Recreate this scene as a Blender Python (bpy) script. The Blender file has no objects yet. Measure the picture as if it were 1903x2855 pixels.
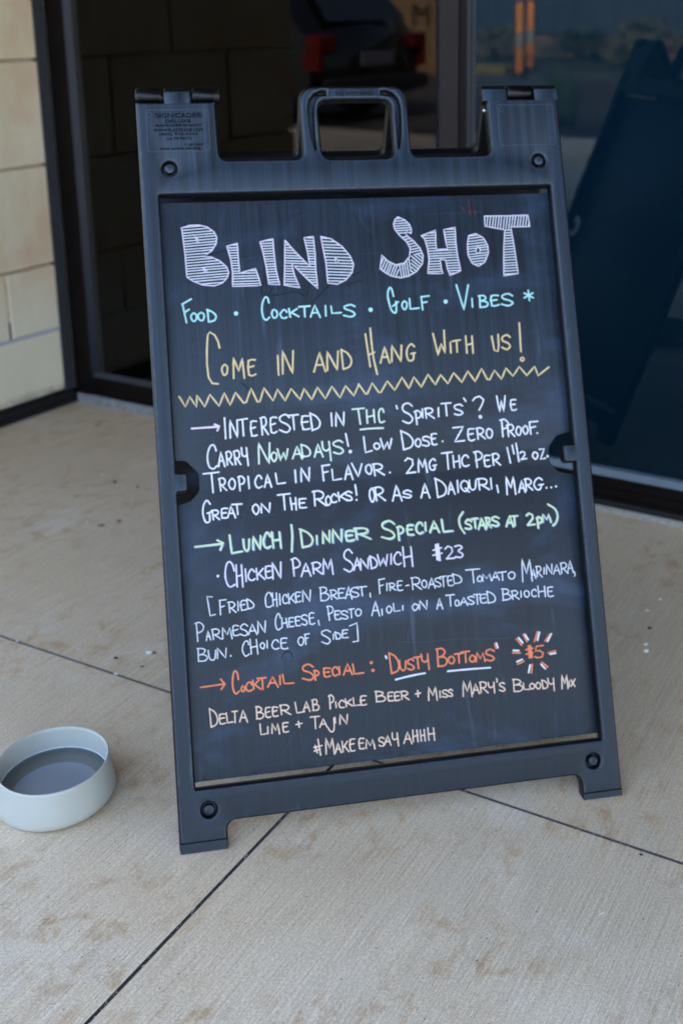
import bpy, math, random
import numpy as np
from mathutils import Vector, Matrix, geometry
random.seed(7); rng = np.random.default_rng(11)
scene = bpy.context.scene
COL = scene.collection
R = math.radians

# ------------------------------------------------------------------ camera
F_PX, PITCH, ROLL, CAM_H = 3634.145, 0.2967358, 0.0089666, 1.1268
cam_d = bpy.data.cameras.new("camera"); cam = bpy.data.objects.new("camera", cam_d); COL.objects.link(cam)
_f = Vector((0, math.cos(PITCH), -math.sin(PITCH))); _u0 = Vector((0, math.sin(PITCH), math.cos(PITCH))); _r0 = Vector((1, 0, 0))
_r = _r0*math.cos(ROLL) + _u0*math.sin(ROLL); _u = -_r0*math.sin(ROLL) + _u0*math.cos(ROLL)
m = Matrix.Identity(4)
for i in range(3): m[i][0] = _r[i]; m[i][1] = _u[i]; m[i][2] = -_f[i]
m[2][3] = CAM_H
cam.matrix_world = m
cam_d.sensor_fit = 'VERTICAL'; cam_d.sensor_height = 36.0; cam_d.lens = F_PX/2855*36.0
cam_d.shift_x = -366.89/2855; cam_d.shift_y = -337.46/2855
cam_d.clip_start = 0.05; cam_d.clip_end = 500
cam_d.dof.use_dof = True; cam_d.dof.focus_distance = 1.56; cam_d.dof.aperture_fstop = 5.0
scene.camera = cam

# ------------------------------------------------------------------ building frame: x along the glass, y into the building
PHI = -0.5045831585
CORNER = Vector((-1.1256912, 3.5512653, 0))
MB = Matrix.Translation(CORNER) @ Matrix.Rotation(PHI, 4, 'Z')
def bld(s, t, z=0.0): return MB @ Vector((s, -t, z))

# ------------------------------------------------------------------ light
SUN_EL = 35.0
SUN_AZ = math.atan2((MB.to_3x3() @ Vector((0.25, 1, 0))).x, (MB.to_3x3() @ Vector((0.25, 1, 0))).y)
world = bpy.data.worlds.new("World"); scene.world = world; world.use_nodes = True
wn = world.node_tree; bg = wn.nodes["Background"]
sky = wn.nodes.new("ShaderNodeTexSky"); sky.sky_type = 'NISHITA'; sky.sun_disc = False
sky.sun_elevation = R(SUN_EL); sky.sun_rotation = SUN_AZ; sky.dust_density = 4.0; sky.ozone_density = 0.4; sky.air_density = 0.8
wn.links.new(sky.outputs[0], bg.inputs[0]); bg.inputs[1].default_value = 0.15
sd = bpy.data.lights.new("sun", 'SUN'); sd.energy = 2.0; sd.angle = R(0.5); sd.color = (1, .94, .84)
sun = bpy.data.objects.new("sun", sd); COL.objects.link(sun)
sdir = Vector((math.sin(SUN_AZ)*math.cos(R(SUN_EL)), math.cos(SUN_AZ)*math.cos(R(SUN_EL)), math.sin(R(SUN_EL))))
sun.rotation_euler = sdir.to_track_quat('Z', 'Y').to_euler(); sun.location = sdir*30
vs = scene.view_settings
scene.display_settings.display_device = 'sRGB'
vs.view_transform = 'Standard'; vs.look = 'None'; vs.gamma = 1.0; vs.use_curve_mapping = False
vs.exposure = 3.48
STROKES = {
'cyan': '''F 479 7666 616 7709 512 7365 620 7393|O 595 7510 678 7506 593 7389 675 7385|O 697 7511 787 7507 694 7397 785 7392|D 835 7550 954 7544 831 7368 950 7362|. 1240 7473 32|C 1621 7697 1726 7693 1611 7364 1716 7359|O 1757 7507 1836 7504 1753 7383 1833 7379|C 1882 7492 1976 7488 1879 7377 1973 7372|K 2001 7511 2149 7504 1997 7386 2145 7379|T 2157 7541 2323 7533 2152 7384 2318 7376|A 2321 7550 2463 7543 2315 7365 2457 7358|I 2538 7523 2554 7523 2533 7375 2549 7374|L 2629 7514 2775 7507 2625 7404 2771 7397|S 2814 7533 2986 7525 2808 7353 2979 7345|. 3215 7437 34|Ga 3491 7761 3656 7754 3480 7374 3645 7367|O 3695 7546 3774 7543 3692 7421 3770 7418|L 3814 7581 3951 7575 3809 7416 3946 7409|F 3993 7614 4110 7609 3986 7401 4103 7396|. 4364 7510 33|V 4547 7753 4729 7746 4534 7374 4716 7366|I 4762 7540 4786 7538 4757 7407 4781 7406|B 4879 7575 5025 7569 4873 7402 5019 7395|E 5066 7577 5189 7572 5060 7413 5183 7408|S 5234 7591 5413 7583 5227 7406 5405 7398|~ 5668 7624 5671 7468|~ 5601 7585 5738 7507|~ 5595 7513 5738 7583''',
'yellow': '''~ 972 6980 958 7072 917 7168 849 7218 817 7178 792 6972 780 6756 791 6557 838 6468 919 6456|O 990 6737 1070 6732 985 6582 1064 6577|M 1154 6822 1309 6813 1144 6527 1299 6519|E 1361 6787 1469 6781 1352 6552 1460 6545|I 1773 6825 1831 6822 1763 6541 1820 6538|N 1868 6887 2028 6879 1854 6547 2014 6537|A 2319 6839 2489 6830 2307 6552 2476 6542|N 2517 6847 2681 6839 2504 6559 2668 6550|D 2733 6860 2878 6852 2721 6571 2865 6563|~ 361 6304 441 6151 508 6295 596 6138 610 6313 712 6134 793 6309 913 6133 999 6320 1071 6135 1157 6316 1266 6154 1302 6166 1383 6363 1461 6160 1497 6163 1567 6358 1689 6160 1761 6328 1862 6153 1958 6326 2078 6155 2148 6314 2248 6144 2342 6321 2448 6147 2555 6323 2662 6146 2756 6319 2869 6165 2954 6325|~ 3108 7076 3144 6581|~ 3188 7158 3198 6768 3240 6463|~ 3137 6761 3224 6796|A 3309 6871 3451 6864 3300 6626 3441 6619|N 3483 6888 3640 6880 3473 6637 3631 6628|G 3712 6897 3839 6890 3702 6644 3829 6637|~ 4128 7030 4182 6699 4237 6873 4292 6725 4301 7072|I 4367 6887 4401 6885 4360 6721 4394 6720|T 4421 6920 4540 6914 4413 6733 4532 6726|H 4626 6971 4733 6966 4615 6708 4721 6702|~ 5029 6944 5054 6729 5104 6706 5127 6786 5133 6966|S 5184 6957 5314 6950 5174 6739 5304 6732|~ 5480 7127 5467 6687|o 5477 6568 38|~ 2951 6335 3049 6176 3070 6183 3155 6336 3243 6192 3277 6194 3381 6355 3483 6210 3608 6396 3698 6221 3785 6392 3887 6234 4003 6419 4101 6257 4194 6402 4294 6262 4395 6421 4509 6269 4615 6433 4714 6271 4830 6461 4902 6295 4942 6285 5027 6422 5128 6282 5209 6446 5308 6318 5419 6455 5527 6316 5661 6447 5704 6302 5884 6424''',
'arrow1': '''~ 509 5833 885 5836|~ 833 5873 898 5843 867 5782''',
'white': '''I 965 5961 1002 5959 964 5661 1000 5658|N 1048 5919 1156 5912 1047 5663 1155 5655|T 1158 5934 1304 5924 1157 5688 1302 5679|E 1338 5890 1427 5885 1337 5667 1426 5661|R 1484 5928 1589 5921 1482 5681 1587 5674|E 1622 5928 1719 5922 1620 5698 1717 5692|S 1753 5957 1910 5947 1751 5695 1907 5685|T 1877 5949 2036 5939 1875 5730 2034 5720|E 2076 5918 2190 5911 2074 5717 2188 5709|D 2209 5947 2343 5939 2206 5697 2340 5688|I 2504 5928 2530 5927 2501 5740 2528 5738|N 2580 5937 2703 5929 2577 5735 2700 5726|C 701 5581 830 5572 700 5244 829 5235|A 853 5478 940 5472 852 5262 939 5256|R 965 5465 1049 5459 964 5276 1048 5270|R 1079 5471 1168 5465 1078 5277 1166 5271|Y 1191 5510 1267 5505 1190 5256 1265 5251|~ 2707 5613 2731 5428|. 2755 5345 27|L 2968 5548 3081 5540 2964 5317 3077 5309|T 634 5199 850 5183 633 4906 849 4890|R 838 5092 945 5084 837 4918 944 4910|O 982 5082 1072 5075 981 4929 1071 4922|P 1110 5100 1201 5093 1109 4897 1200 4890|I 1246 5090 1276 5087 1245 4920 1275 4918|C 1355 5091 1445 5084 1354 4919 1444 4912|A 1484 5105 1586 5098 1483 4920 1585 4913|L 1649 5106 1783 5096 1648 4952 1782 4942|I 1928 5132 1945 5131 1926 4956 1943 4954|N 2014 5163 2140 5154 2012 4958 2138 4949|F 2326 5182 2439 5174 2323 4950 2436 4942|L 2466 5102 2606 5092 2464 4947 2604 4937|A 2649 5155 2767 5146 2646 4945 2764 4936|V 2763 5165 2907 5155 2760 4974 2904 4963|O 2963 5141 3049 5135 2961 5000 3047 4994|G 592 4800 710 4790 591 4484 709 4475|R 711 4644 825 4635 711 4516 825 4507|E 847 4664 934 4658 847 4524 933 4517|A 933 4687 1042 4678 933 4526 1042 4517|T 1004 4718 1143 4707 1003 4566 1142 4555|O 1292 4690 1378 4683 1291 4548 1377 4541|N 1411 4693 1539 4683 1410 4557 1538 4547|T 1657 4809 1832 4796 1655 4582 1830 4568|H 1841 4734 1917 4728 1840 4564 1916 4557|E 1955 4717 2057 4710 1953 4582 2056 4574|R 2161 4807 2347 4793 2159 4598 2344 4583|O 2346 4728 2421 4722 2344 4594 2419 4588|C 2425 4744 2504 4738 2424 4625 2502 4619|K 2526 4761 2658 4751 2524 4636 2656 4626|S 2630 4772 2734 4764 2628 4635 2732 4627|~ 2790 4853 2801 4702|. 2794 4634 15|O 2990 4791 3064 4785 2986 4589 3061 4583|~ 3487 5979 3498 5932|S 3564 6013 3725 6003 3558 5712 3719 5702|P 3751 5884 3850 5878 3747 5679 3845 5672|I 3864 5905 3882 5904 3862 5771 3879 5770|R 3908 5911 4049 5902 3905 5762 4046 5753|I 4104 5905 4126 5903 4101 5777 4123 5775|T 4164 5980 4312 5971 4160 5784 4308 5774|S 4356 5942 4486 5934 4353 5784 4482 5776|~ 4516 6029 4545 5978|~ 4653 5984 4691 6025 4763 6042 4820 5989 4797 5926 4738 5833|o 4749 5731 24|W 5022 6031 5155 6023 5015 5785 5148 5777|E 5231 5964 5321 5958 5226 5802 5316 5796|O 3110 5447 3195 5441 3108 5353 3193 5347|W 3220 5507 3379 5496 3217 5339 3376 5328|D 3532 5602 3699 5591 3526 5322 3694 5310|O 3728 5468 3813 5462 3726 5350 3810 5344|S 3838 5497 3942 5490 3835 5355 3939 5348|E 3976 5530 4056 5525 3972 5360 4052 5355|. 4142 5402 15|Z 4315 5607 4481 5596 4310 5380 4475 5368|E 4536 5567 4633 5561 4532 5386 4629 5379|R 4667 5563 4799 5554 4663 5405 4795 5396|O 4819 5548 4913 5542 4815 5409 4909 5403|P 5050 5673 5172 5665 5043 5409 5165 5401|R 5142 5587 5263 5579 5137 5409 5258 5401|O 5283 5550 5363 5545 5279 5421 5359 5416|O 5387 5554 5468 5549 5384 5429 5464 5424|F 5500 5616 5632 5607 5494 5417 5626 5409|. 5610 5427 15|R 3065 5140 3234 5128 3063 4973 3231 4961|. 3314 4996 15|2 3550 5194 3701 5183 3546 4958 3697 4947|M 3747 5171 3873 5162 3743 4969 3869 4960|G 3917 5153 4018 5146 3913 4990 4015 4983|T 4107 5245 4275 5233 4102 4991 4269 4979|H 4279 5176 4376 5169 4275 5000 4372 4993|C 4409 5175 4513 5168 4405 5012 4510 5004|P 4604 5217 4724 5208 4598 4983 4718 4974|E 4751 5151 4839 5145 4747 4981 4834 4974|R 4873 5164 5000 5155 4869 4993 4996 4984|~ 5120 5239 5152 5007|~ 5202 5269 5217 5140|~ 5264 5293 5285 5019|2 5314 5167 5411 5160 5311 5047 5407 5040|O 5506 5147 5588 5141 5503 5044 5585 5038|Z 5621 5189 5700 5183 5616 5032 5695 5026|. 5739 5066 20|R 3060 4796 3216 4784 3057 4599 3212 4586|A 3324 4807 3468 4796 3320 4578 3464 4567|S 3482 4716 3607 4706 3481 4611 3605 4602|A 3753 4800 3885 4790 3749 4591 3881 4580|D 3985 4863 4139 4851 3979 4579 4133 4567|A 4161 4797 4263 4789 4157 4614 4259 4606|I 4304 4807 4323 4806 4300 4628 4319 4627|Q 4362 4803 4481 4794 4358 4634 4477 4625|U 4498 4793 4602 4785 4495 4651 4598 4643|R 4616 4805 4793 4792 4612 4642 4789 4629|I 4812 4797 4842 4795 4808 4642 4838 4640|~ 4912 4687 4925 4580|M 5061 4808 5198 4798 5054 4538 5190 4528|A 5247 4737 5345 4730 5242 4556 5340 4548|R 5343 4751 5465 4742 5338 4581 5460 4571|G 5492 4755 5631 4745 5487 4576 5626 4565|. 5677 4591 16|. 5751 4592 15|. 5826 4601 17''',
'green': '''T 2833 5983 3009 5972 2830 5750 3005 5739|H 3036 5946 3152 5939 3033 5752 3148 5745|N 1427 5562 1592 5551 1424 5258 1589 5246|O 1606 5416 1685 5410 1605 5290 1684 5284|W 1706 5456 1851 5445 1705 5294 1850 5283|A 1911 5479 2052 5469 1910 5301 2050 5291|D 2046 5497 2174 5489 2044 5314 2172 5305|A 2229 5494 2352 5486 2227 5307 2349 5298|Y 2356 5523 2465 5516 2353 5247 2461 5240|S 2507 5526 2654 5516 2504 5330 2651 5320|C 3212 5950 3291 5945 3209 5746 3287 5740|~ 2926 5659 3074 5664 3268 5659''',
'lunch': '''~ 450 4150 835 4162|~ 767 4217 845 4174 798 4078|L 941 4270 1108 4256 937 4015 1104 4001|U 1130 4199 1212 4192 1127 4035 1209 4028|N 1264 4239 1372 4230 1261 4042 1369 4032|C 1417 4266 1510 4259 1414 4052 1506 4044|H 1540 4267 1656 4258 1536 4042 1652 4032|~ 1824 4349 1826 4192 1803 3969|D 1944 4274 2115 4260 1939 4017 2109 4002|I 2163 4160 2189 4158 2161 4044 2186 4042|N 2265 4229 2367 4221 2261 4048 2363 4039|N 2405 4236 2544 4225 2401 4051 2540 4039|E 2595 4202 2712 4192 2591 4053 2709 4043|R 2723 4228 2958 4209 2719 4071 2954 4051|S 3128 4301 3318 4285 3121 4036 3310 4020|P 3352 4199 3447 4192 3346 4001 3441 3993|E 3501 4212 3599 4204 3496 4063 3594 4055|C 3640 4232 3738 4224 3636 4076 3733 4068|I 3768 4228 3791 4226 3764 4107 3787 4105|A 3843 4243 3984 4231 3838 4076 3978 4064|L 4030 4252 4187 4240 4024 4060 4181 4047|~ 4360 4335 4294 4242 4299 4126 4355 4020|S 4378 4214 4472 4206 4374 4078 4467 4070|T 4477 4227 4577 4219 4472 4086 4572 4078|A 4581 4229 4689 4220 4575 4061 4683 4052|R 4693 4220 4768 4214 4688 4077 4763 4071|S 4781 4230 4893 4221 4776 4091 4888 4081|A 5011 4226 5111 4218 5004 4063 5105 4055|T 5076 4221 5188 4212 5070 4073 5183 4064|2 5326 4237 5448 4227 5319 4052 5441 4042|P 5474 4161 5558 4154 5468 4004 5552 3997|M 5571 4202 5697 4192 5566 4085 5693 4075|~ 5673 4344 5777 4265 5807 4151 5769 4058 5721 4019''',
'chicken': '''. 744 3711 20|Ca 846 3910 980 3899 841 3549 975 3536|H 1004 3846 1087 3838 999 3538 1083 3530|I 1122 3777 1144 3775 1119 3605 1141 3603|C 1170 3764 1261 3755 1168 3613 1259 3605|K 1283 3772 1401 3761 1280 3614 1398 3603|E 1411 3797 1499 3789 1408 3624 1496 3616|N 1516 3837 1638 3826 1512 3600 1634 3589|P 1787 3864 1911 3853 1782 3617 1906 3606|A 1929 3797 2057 3786 1925 3605 2053 3593|R 2075 3780 2220 3767 2072 3622 2216 3609|M 2240 3828 2382 3816 2235 3604 2376 3591|S 2545 3931 2674 3920 2537 3614 2666 3602|A 2691 3807 2784 3799 2686 3619 2779 3611|N 2783 3781 2900 3771 2779 3625 2896 3615|D 2925 3802 3029 3793 2921 3620 3024 3611|W 3038 3812 3185 3799 3033 3642 3181 3629|I 3226 3810 3248 3808 3222 3666 3244 3664|C 3280 3826 3382 3817 3275 3651 3377 3642|H 3418 3891 3551 3880 3410 3608 3542 3596|~ 3910 3886 3914 3667|~ 3949 3893 3959 3649|~ 3927 3885 3934 3655|~ 3865 3807 3991 3833|~ 3859 3734 3995 3754|2 4053 3849 4179 3838 4046 3656 4173 3645|3 4197 3851 4315 3841 4191 3670 4309 3660''',
'ingred': '''~ 646 3426 576 3438 603 3166 675 3177|F 741 3381 837 3372 738 3162 834 3153|R 858 3334 968 3324 856 3183 966 3173|I 990 3327 1009 3325 988 3201 1007 3199|E 1034 3341 1117 3333 1032 3202 1115 3194|D 1125 3351 1222 3342 1123 3212 1220 3202|C 1386 3417 1471 3409 1382 3209 1468 3200|H 1490 3402 1550 3396 1487 3217 1546 3211|I 1585 3380 1603 3378 1582 3229 1600 3228|C 1630 3363 1696 3357 1627 3240 1694 3233|K 1711 3378 1809 3368 1708 3236 1806 3226|E 1814 3386 1887 3379 1811 3244 1884 3237|N 1920 3409 2030 3399 1917 3240 2027 3229|B 2160 3418 2298 3405 2156 3235 2294 3222|R 2310 3368 2418 3358 2307 3234 2415 3224|E 2426 3381 2521 3372 2423 3238 2517 3229|A 2530 3401 2626 3392 2526 3219 2622 3210|S 2612 3376 2726 3366 2609 3239 2722 3228|T 2697 3387 2844 3374 2693 3245 2841 3232|~ 2889 3271 2890 3216|P 386 3093 505 3081 383 2831 502 2819|A 525 2968 593 2961 524 2832 591 2826|R 609 2978 738 2965 607 2835 736 2822|M 758 2988 886 2975 755 2825 884 2812|E 901 3003 987 2994 899 2856 984 2847|S 1004 3010 1112 3000 1001 2845 1109 2835|A 1123 2995 1238 2984 1121 2851 1235 2840|N 1257 3029 1362 3019 1254 2860 1359 2849|C 1506 3102 1582 3095 1502 2880 1578 2873|H 1596 3034 1667 3027 1594 2898 1665 2891|E 1693 3034 1768 3026 1690 2903 1765 2896|E 1785 3043 1860 3036 1782 2909 1857 2901|S 1877 3059 1961 3051 1874 2914 1958 2906|E 1988 3074 2062 3067 1985 2911 2059 2903|~ 2114 2953 2124 2886|P 2251 3144 2333 3136 2247 2943 2329 2935|E 2357 3070 2433 3062 2354 2938 2430 2931|S 2439 3056 2548 3046 2437 2943 2545 2932|T 2553 3079 2639 3070 2550 2950 2635 2942|O 2660 3065 2742 3057 2657 2967 2739 2960|A 2894 3147 3011 3136 2889 2945 3006 2934|I 3031 3023 3053 3021 3029 2941 3051 2939|B 394 2728 531 2714 392 2550 529 2536|U 550 2689 646 2679 549 2552 644 2542|N 669 2707 792 2694 667 2561 790 2548|. 851 2581 13|C 1027 2765 1112 2757 1024 2563 1109 2554|H 1133 2782 1230 2772 1129 2577 1226 2567|O 1273 2723 1335 2716 1271 2638 1333 2632|I 1361 2741 1383 2739 1359 2642 1381 2640|C 1437 2742 1529 2733 1434 2613 1527 2603|E 1559 2757 1656 2747 1556 2609 1654 2599|O 1806 2750 1886 2742 1804 2633 1883 2625|F 1907 2786 1973 2779 1904 2635 1970 2629|S 2144 2815 2272 2802 2140 2622 2268 2609|I 2301 2737 2323 2735 2300 2664 2322 2662|D 2344 2764 2421 2756 2342 2664 2419 2656|E 2442 2787 2524 2779 2439 2672 2522 2664|~ 2556 2831 2667 2862 2666 2606 2587 2599|F 3028 3467 3114 3460 3022 3249 3109 3240|I 3131 3392 3151 3390 3128 3290 3148 3288|R 3172 3388 3271 3379 3170 3286 3269 3277|E 3296 3412 3372 3405 3292 3269 3368 3262|~ 3424 3328 3466 3333|R 3502 3435 3651 3421 3497 3266 3646 3252|O 3657 3390 3731 3383 3654 3282 3728 3276|A 3754 3416 3859 3406 3750 3263 3854 3254|S 3853 3403 3948 3394 3849 3275 3944 3266|T 3932 3423 4034 3413 3927 3268 4029 3258|E 4046 3416 4130 3409 4042 3272 4126 3264|D 4129 3434 4260 3422 4125 3295 4256 3283|T 4331 3491 4535 3473 4325 3291 4528 3273|O 4494 3376 4567 3369 4491 3293 4564 3286|M 4578 3394 4706 3382 4574 3289 4702 3278|A 4720 3414 4833 3404 4716 3289 4828 3279|T 4807 3406 4941 3394 4802 3281 4936 3269|O 4969 3392 5072 3383 4965 3287 5068 3278|M 5192 3562 5338 3549 5179 3230 5325 3217|A 5325 3406 5396 3400 5319 3259 5390 3253|R 5402 3431 5495 3423 5396 3280 5489 3271|I 5515 3406 5536 3404 5511 3305 5532 3303|N 5563 3449 5652 3441 5557 3301 5646 3293|A 5673 3439 5775 3430 5667 3291 5769 3282|R 5785 3450 5896 3440 5779 3298 5890 3288|A 5893 3479 5982 3471 5885 3293 5974 3285|~ 5988 3305 6003 3261 5988 3237|O 3110 3064 3187 3057 3107 2964 3185 2957|L 3212 3091 3306 3082 3209 2975 3303 2966|I 3341 3048 3360 3047 3339 2977 3358 2975|O 3493 3059 3578 3050 3490 2966 3575 2958|N 3602 3100 3714 3089 3598 2966 3710 2956|A 3856 3107 3943 3098 3852 2950 3939 2942|T 4002 3147 4127 3135 3997 2978 4122 2966|O 4129 3056 4193 3050 4127 2969 4190 2963|A 4207 3090 4318 3080 4203 2970 4314 2960|S 4325 3090 4419 3081 4321 2972 4415 2963|T 4413 3117 4523 3106 4408 2968 4518 2957|E 4514 3103 4610 3094 4509 2975 4605 2965|D 4624 3135 4744 3123 4618 2964 4738 2953|B 4849 3145 4985 3132 4843 2985 4979 2972|R 4991 3109 5106 3098 4987 2984 5101 2973|I 5123 3092 5149 3090 5120 3001 5145 2998|O 5187 3097 5264 3090 5183 2995 5260 2987|C 5304 3103 5375 3096 5300 2996 5370 2990|H 5406 3140 5516 3130 5400 2983 5510 2972|E 5547 3112 5639 3104 5542 2974 5633 2965''',
'orange': '''~ 408 2188 582 2195 748 2201|~ 693 2271 747 2197 692 2133|Ca 850 2369 941 2359 846 2056 937 2046|O 969 2149 1017 2144 968 2072 1016 2067|C 1033 2189 1119 2179 1031 2074 1117 2065|K 1132 2209 1241 2198 1130 2086 1239 2074|T 1203 2239 1325 2226 1200 2080 1322 2067|A 1343 2243 1484 2227 1340 2094 1481 2079|I 1505 2236 1528 2234 1503 2107 1526 2104|L 1558 2247 1707 2232 1556 2114 1704 2098|S 1839 2363 1997 2347 1835 2136 1992 2119|P 1993 2254 2070 2246 1990 2114 2067 2105|E 2136 2276 2234 2266 2134 2151 2231 2140|C 2260 2276 2336 2268 2258 2156 2333 2148|I 2355 2272 2382 2269 2353 2159 2379 2156|A 2421 2308 2550 2295 2418 2149 2546 2135|L 2561 2282 2713 2266 2558 2147 2710 2131|. 2831 2279 23|. 2847 2167 25|D 3102 2391 3237 2378 3094 2098 3229 2084|U 3243 2263 3336 2253 3239 2122 3332 2112|S 3355 2275 3448 2265 3351 2120 3443 2110|T 3448 2301 3571 2288 3443 2130 3566 2117|Y 3568 2328 3672 2317 3562 2107 3666 2096|B 3791 2374 3951 2358 3783 2127 3943 2111|O 3965 2251 4052 2242 3962 2152 4048 2143|T 4061 2287 4176 2275 4056 2144 4171 2132|T 4165 2302 4280 2290 4160 2144 4274 2132|O 4283 2238 4360 2230 4280 2139 4357 2131|M 4379 2264 4510 2251 4374 2135 4506 2121|S 4521 2293 4657 2280 4515 2126 4651 2112|~ 4675 2364 4690 2296|~ 5182 2278 5181 2105|~ 5212 2279 5223 2105|~ 5197 2277 5202 2109|~ 5139 2226 5246 2239|~ 5138 2162 5240 2172|~ 5407 2263 5301 2260 5280 2192 5348 2195 5397 2155 5377 2097 5307 2092 5266 2113|~ 5007 2401 5079 2303|~ 5118 2456 5167 2344|~ 5337 2472 5280 2337|~ 5528 2419 5445 2326|~ 4931 2201 5047 2189|~ 5475 2147 5590 2166|~ 4995 2030 5093 2064|~ 5214 2007 5192 1883|~ 5364 2022 5447 1943''',
'white2': '''~ 3044 2352 3056 2318|~ 4700 2367 4715 2300|~ 3166 2002 3386 2031 3601 2048|~ 3937 2040 4245 2035 4576 2024|~ 5040 2413 5098 2335|~ 5143 2453 5186 2372|~ 5366 2461 5326 2348|~ 5547 2419 5480 2317|~ 4946 2236 5029 2225|~ 5501 2125 5586 2132|~ 4988 2067 5070 2093|~ 5181 1997 5151 1894|~ 5350 1993 5407 1921''',
'cream': '''D 511 1884 613 1872 508 1632 610 1620|E 640 1800 724 1790 638 1659 722 1650|L 741 1801 825 1792 739 1661 823 1651|T 819 1820 889 1812 817 1657 887 1649|A 922 1818 1024 1806 919 1655 1021 1643|B 1145 1835 1255 1823 1142 1675 1252 1663|E 1281 1816 1353 1808 1279 1678 1351 1670|E 1379 1813 1460 1804 1377 1680 1457 1671|R 1483 1825 1634 1808 1480 1690 1631 1673|L 1709 1841 1828 1828 1706 1689 1825 1676|A 1818 1838 1908 1828 1815 1701 1905 1691|B 1941 1847 2040 1836 1938 1700 2037 1689|P 2180 1884 2254 1876 2176 1694 2250 1686|I 2272 1784 2291 1782 2270 1706 2289 1704|C 2321 1797 2401 1789 2318 1697 2398 1688|K 2417 1809 2516 1798 2414 1703 2513 1692|L 2532 1815 2621 1806 2529 1696 2618 1686|E 2635 1828 2718 1819 2632 1694 2714 1685|B 2850 1867 2999 1851 2846 1721 2995 1704|L 1193 1590 1273 1581 1191 1444 1270 1434|I 1292 1539 1310 1537 1291 1450 1308 1448|M 1355 1585 1462 1573 1352 1443 1460 1431|E 1507 1580 1586 1571 1505 1444 1583 1435|~ 1696 1529 1781 1538|~ 1733 1569 1740 1487|T 1904 1624 2032 1610 1901 1446 2028 1432|A 2033 1572 2132 1561 2030 1454 2129 1443|J 2151 1565 2236 1555 2147 1379 2232 1369|~ 2252 1566 2254 1488|N 2319 1600 2431 1587 2316 1458 2428 1446|~ 1990 1292 2012 1067|~ 1943 1208 1967 1104|~ 1926 1183 2043 1197|~ 1926 1133 2008 1149|M 2094 1296 2214 1282 2089 1071 2209 1057|A 2230 1212 2308 1203 2227 1075 2305 1066|K 2326 1227 2422 1215 2323 1077 2419 1065|E 2436 1243 2509 1235 2432 1077 2505 1068|E 2569 1237 2643 1229 2566 1089 2639 1080|M 2669 1211 2791 1196 2665 1079 2788 1064|S 2852 1217 2931 1208 2848 1089 2928 1080|E 3032 1835 3111 1826 3029 1710 3108 1701|E 3128 1828 3206 1820 3125 1707 3202 1699|R 3219 1828 3343 1814 3215 1713 3339 1699|~ 3436 1767 3511 1773|~ 3474 1810 3473 1724|M 3631 1852 3757 1838 3626 1658 3751 1644|I 3788 1772 3807 1770 3785 1678 3804 1676|S 3834 1781 3909 1772 3830 1675 3906 1666|S 3926 1781 3987 1774 3922 1674 3984 1668|M 4145 1879 4277 1865 4138 1655 4269 1640|A 4289 1820 4388 1810 4284 1678 4383 1667|R 4393 1833 4513 1820 4388 1679 4507 1666|Y 4527 1819 4616 1809 4522 1664 4610 1654|~ 4659 1856 4661 1806|S 4685 1794 4774 1784 4681 1671 4769 1661|B 4896 1815 5049 1798 4890 1648 5043 1631|L 5058 1747 5142 1738 5054 1650 5138 1641|O 5153 1735 5226 1727 5150 1653 5223 1646|O 5242 1738 5317 1730 5238 1644 5313 1636|D 5339 1757 5427 1748 5334 1634 5422 1624|Y 5437 1781 5528 1771 5429 1599 5520 1589|M 5647 1805 5740 1795 5639 1602 5731 1592|I 5744 1700 5765 1698 5740 1620 5762 1617|X 5783 1730 5847 1723 5778 1622 5843 1615|A 2937 1231 3029 1220 2934 1100 3026 1089|Y 3053 1256 3137 1247 3048 1071 3132 1061|A 3223 1252 3334 1239 3219 1089 3330 1076|H 3355 1260 3426 1252 3350 1097 3421 1089|H 3465 1253 3527 1246 3460 1096 3522 1089|H 3577 1266 3669 1255 3572 1097 3664 1086''',
'scratch': '''~ 338 9054 434 9041 528 8977 677 8840|~ 688 9024 658 8861 572 8720|~ 1183 9050 1134 8908 1094 8744|~ 2051 8703 2172 8834 2320 8913 2443 8920|~ 3169 8993 3177 8824 3343 8609|~ 3128 8868 3213 8760|~ 1368 8222 1451 8280 1592 8295 1811 8283|~ 3172 8998 3172 8808 3254 8658 3353 8581|~ 3102 8290 3435 8295|~ 3518 8836 3708 8845|~ 4110 8860 4538 8878 5054 8875|~ 5804 8706 5862 8747 5937 8723 5952 8647 5879 8573 5817 8608|~ 5593 8561 5701 8547 5740 8491 5650 8473|~ 5938 8495 5979 8462|~ 6352 9126 6542 9055|~ 603 7054 779 7072|~ 594 7054 595 6928 718 6930|~ 1213 6695 1405 6648 1699 6778 1995 6908|~ 1626 5965 1707 6105 1877 6240 2029 6358|~ 1283 7365 1264 6801|~ 1700 6120 1581 5996 1487 5704 1367 5266 1283 4829 1153 4508 1135 4363|~ 502 5622 868 5708|~ 1120 4557 1262 4508 1628 4516|~ 583 2063 597 1988 556 1919|~ 1505 2557 1525 2443|~ 1462 2068 1483 1964|~ 1297 1615 1314 1393 1328 1061|~ 1514 1194 1619 1357 1701 1458|~ 1635 2543 1594 2492|~ 1701 2537 1799 2321|~ 3955 1399 4014 1255 4102 1029|~ 3838 1344 3909 1463|~ 5485 2181 5656 2305|~ 3224 2540 3667 2486 3790 2493 4119 2490 4613 2440 4947 2427|~ 5194 1899 5272 1831''',
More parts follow.
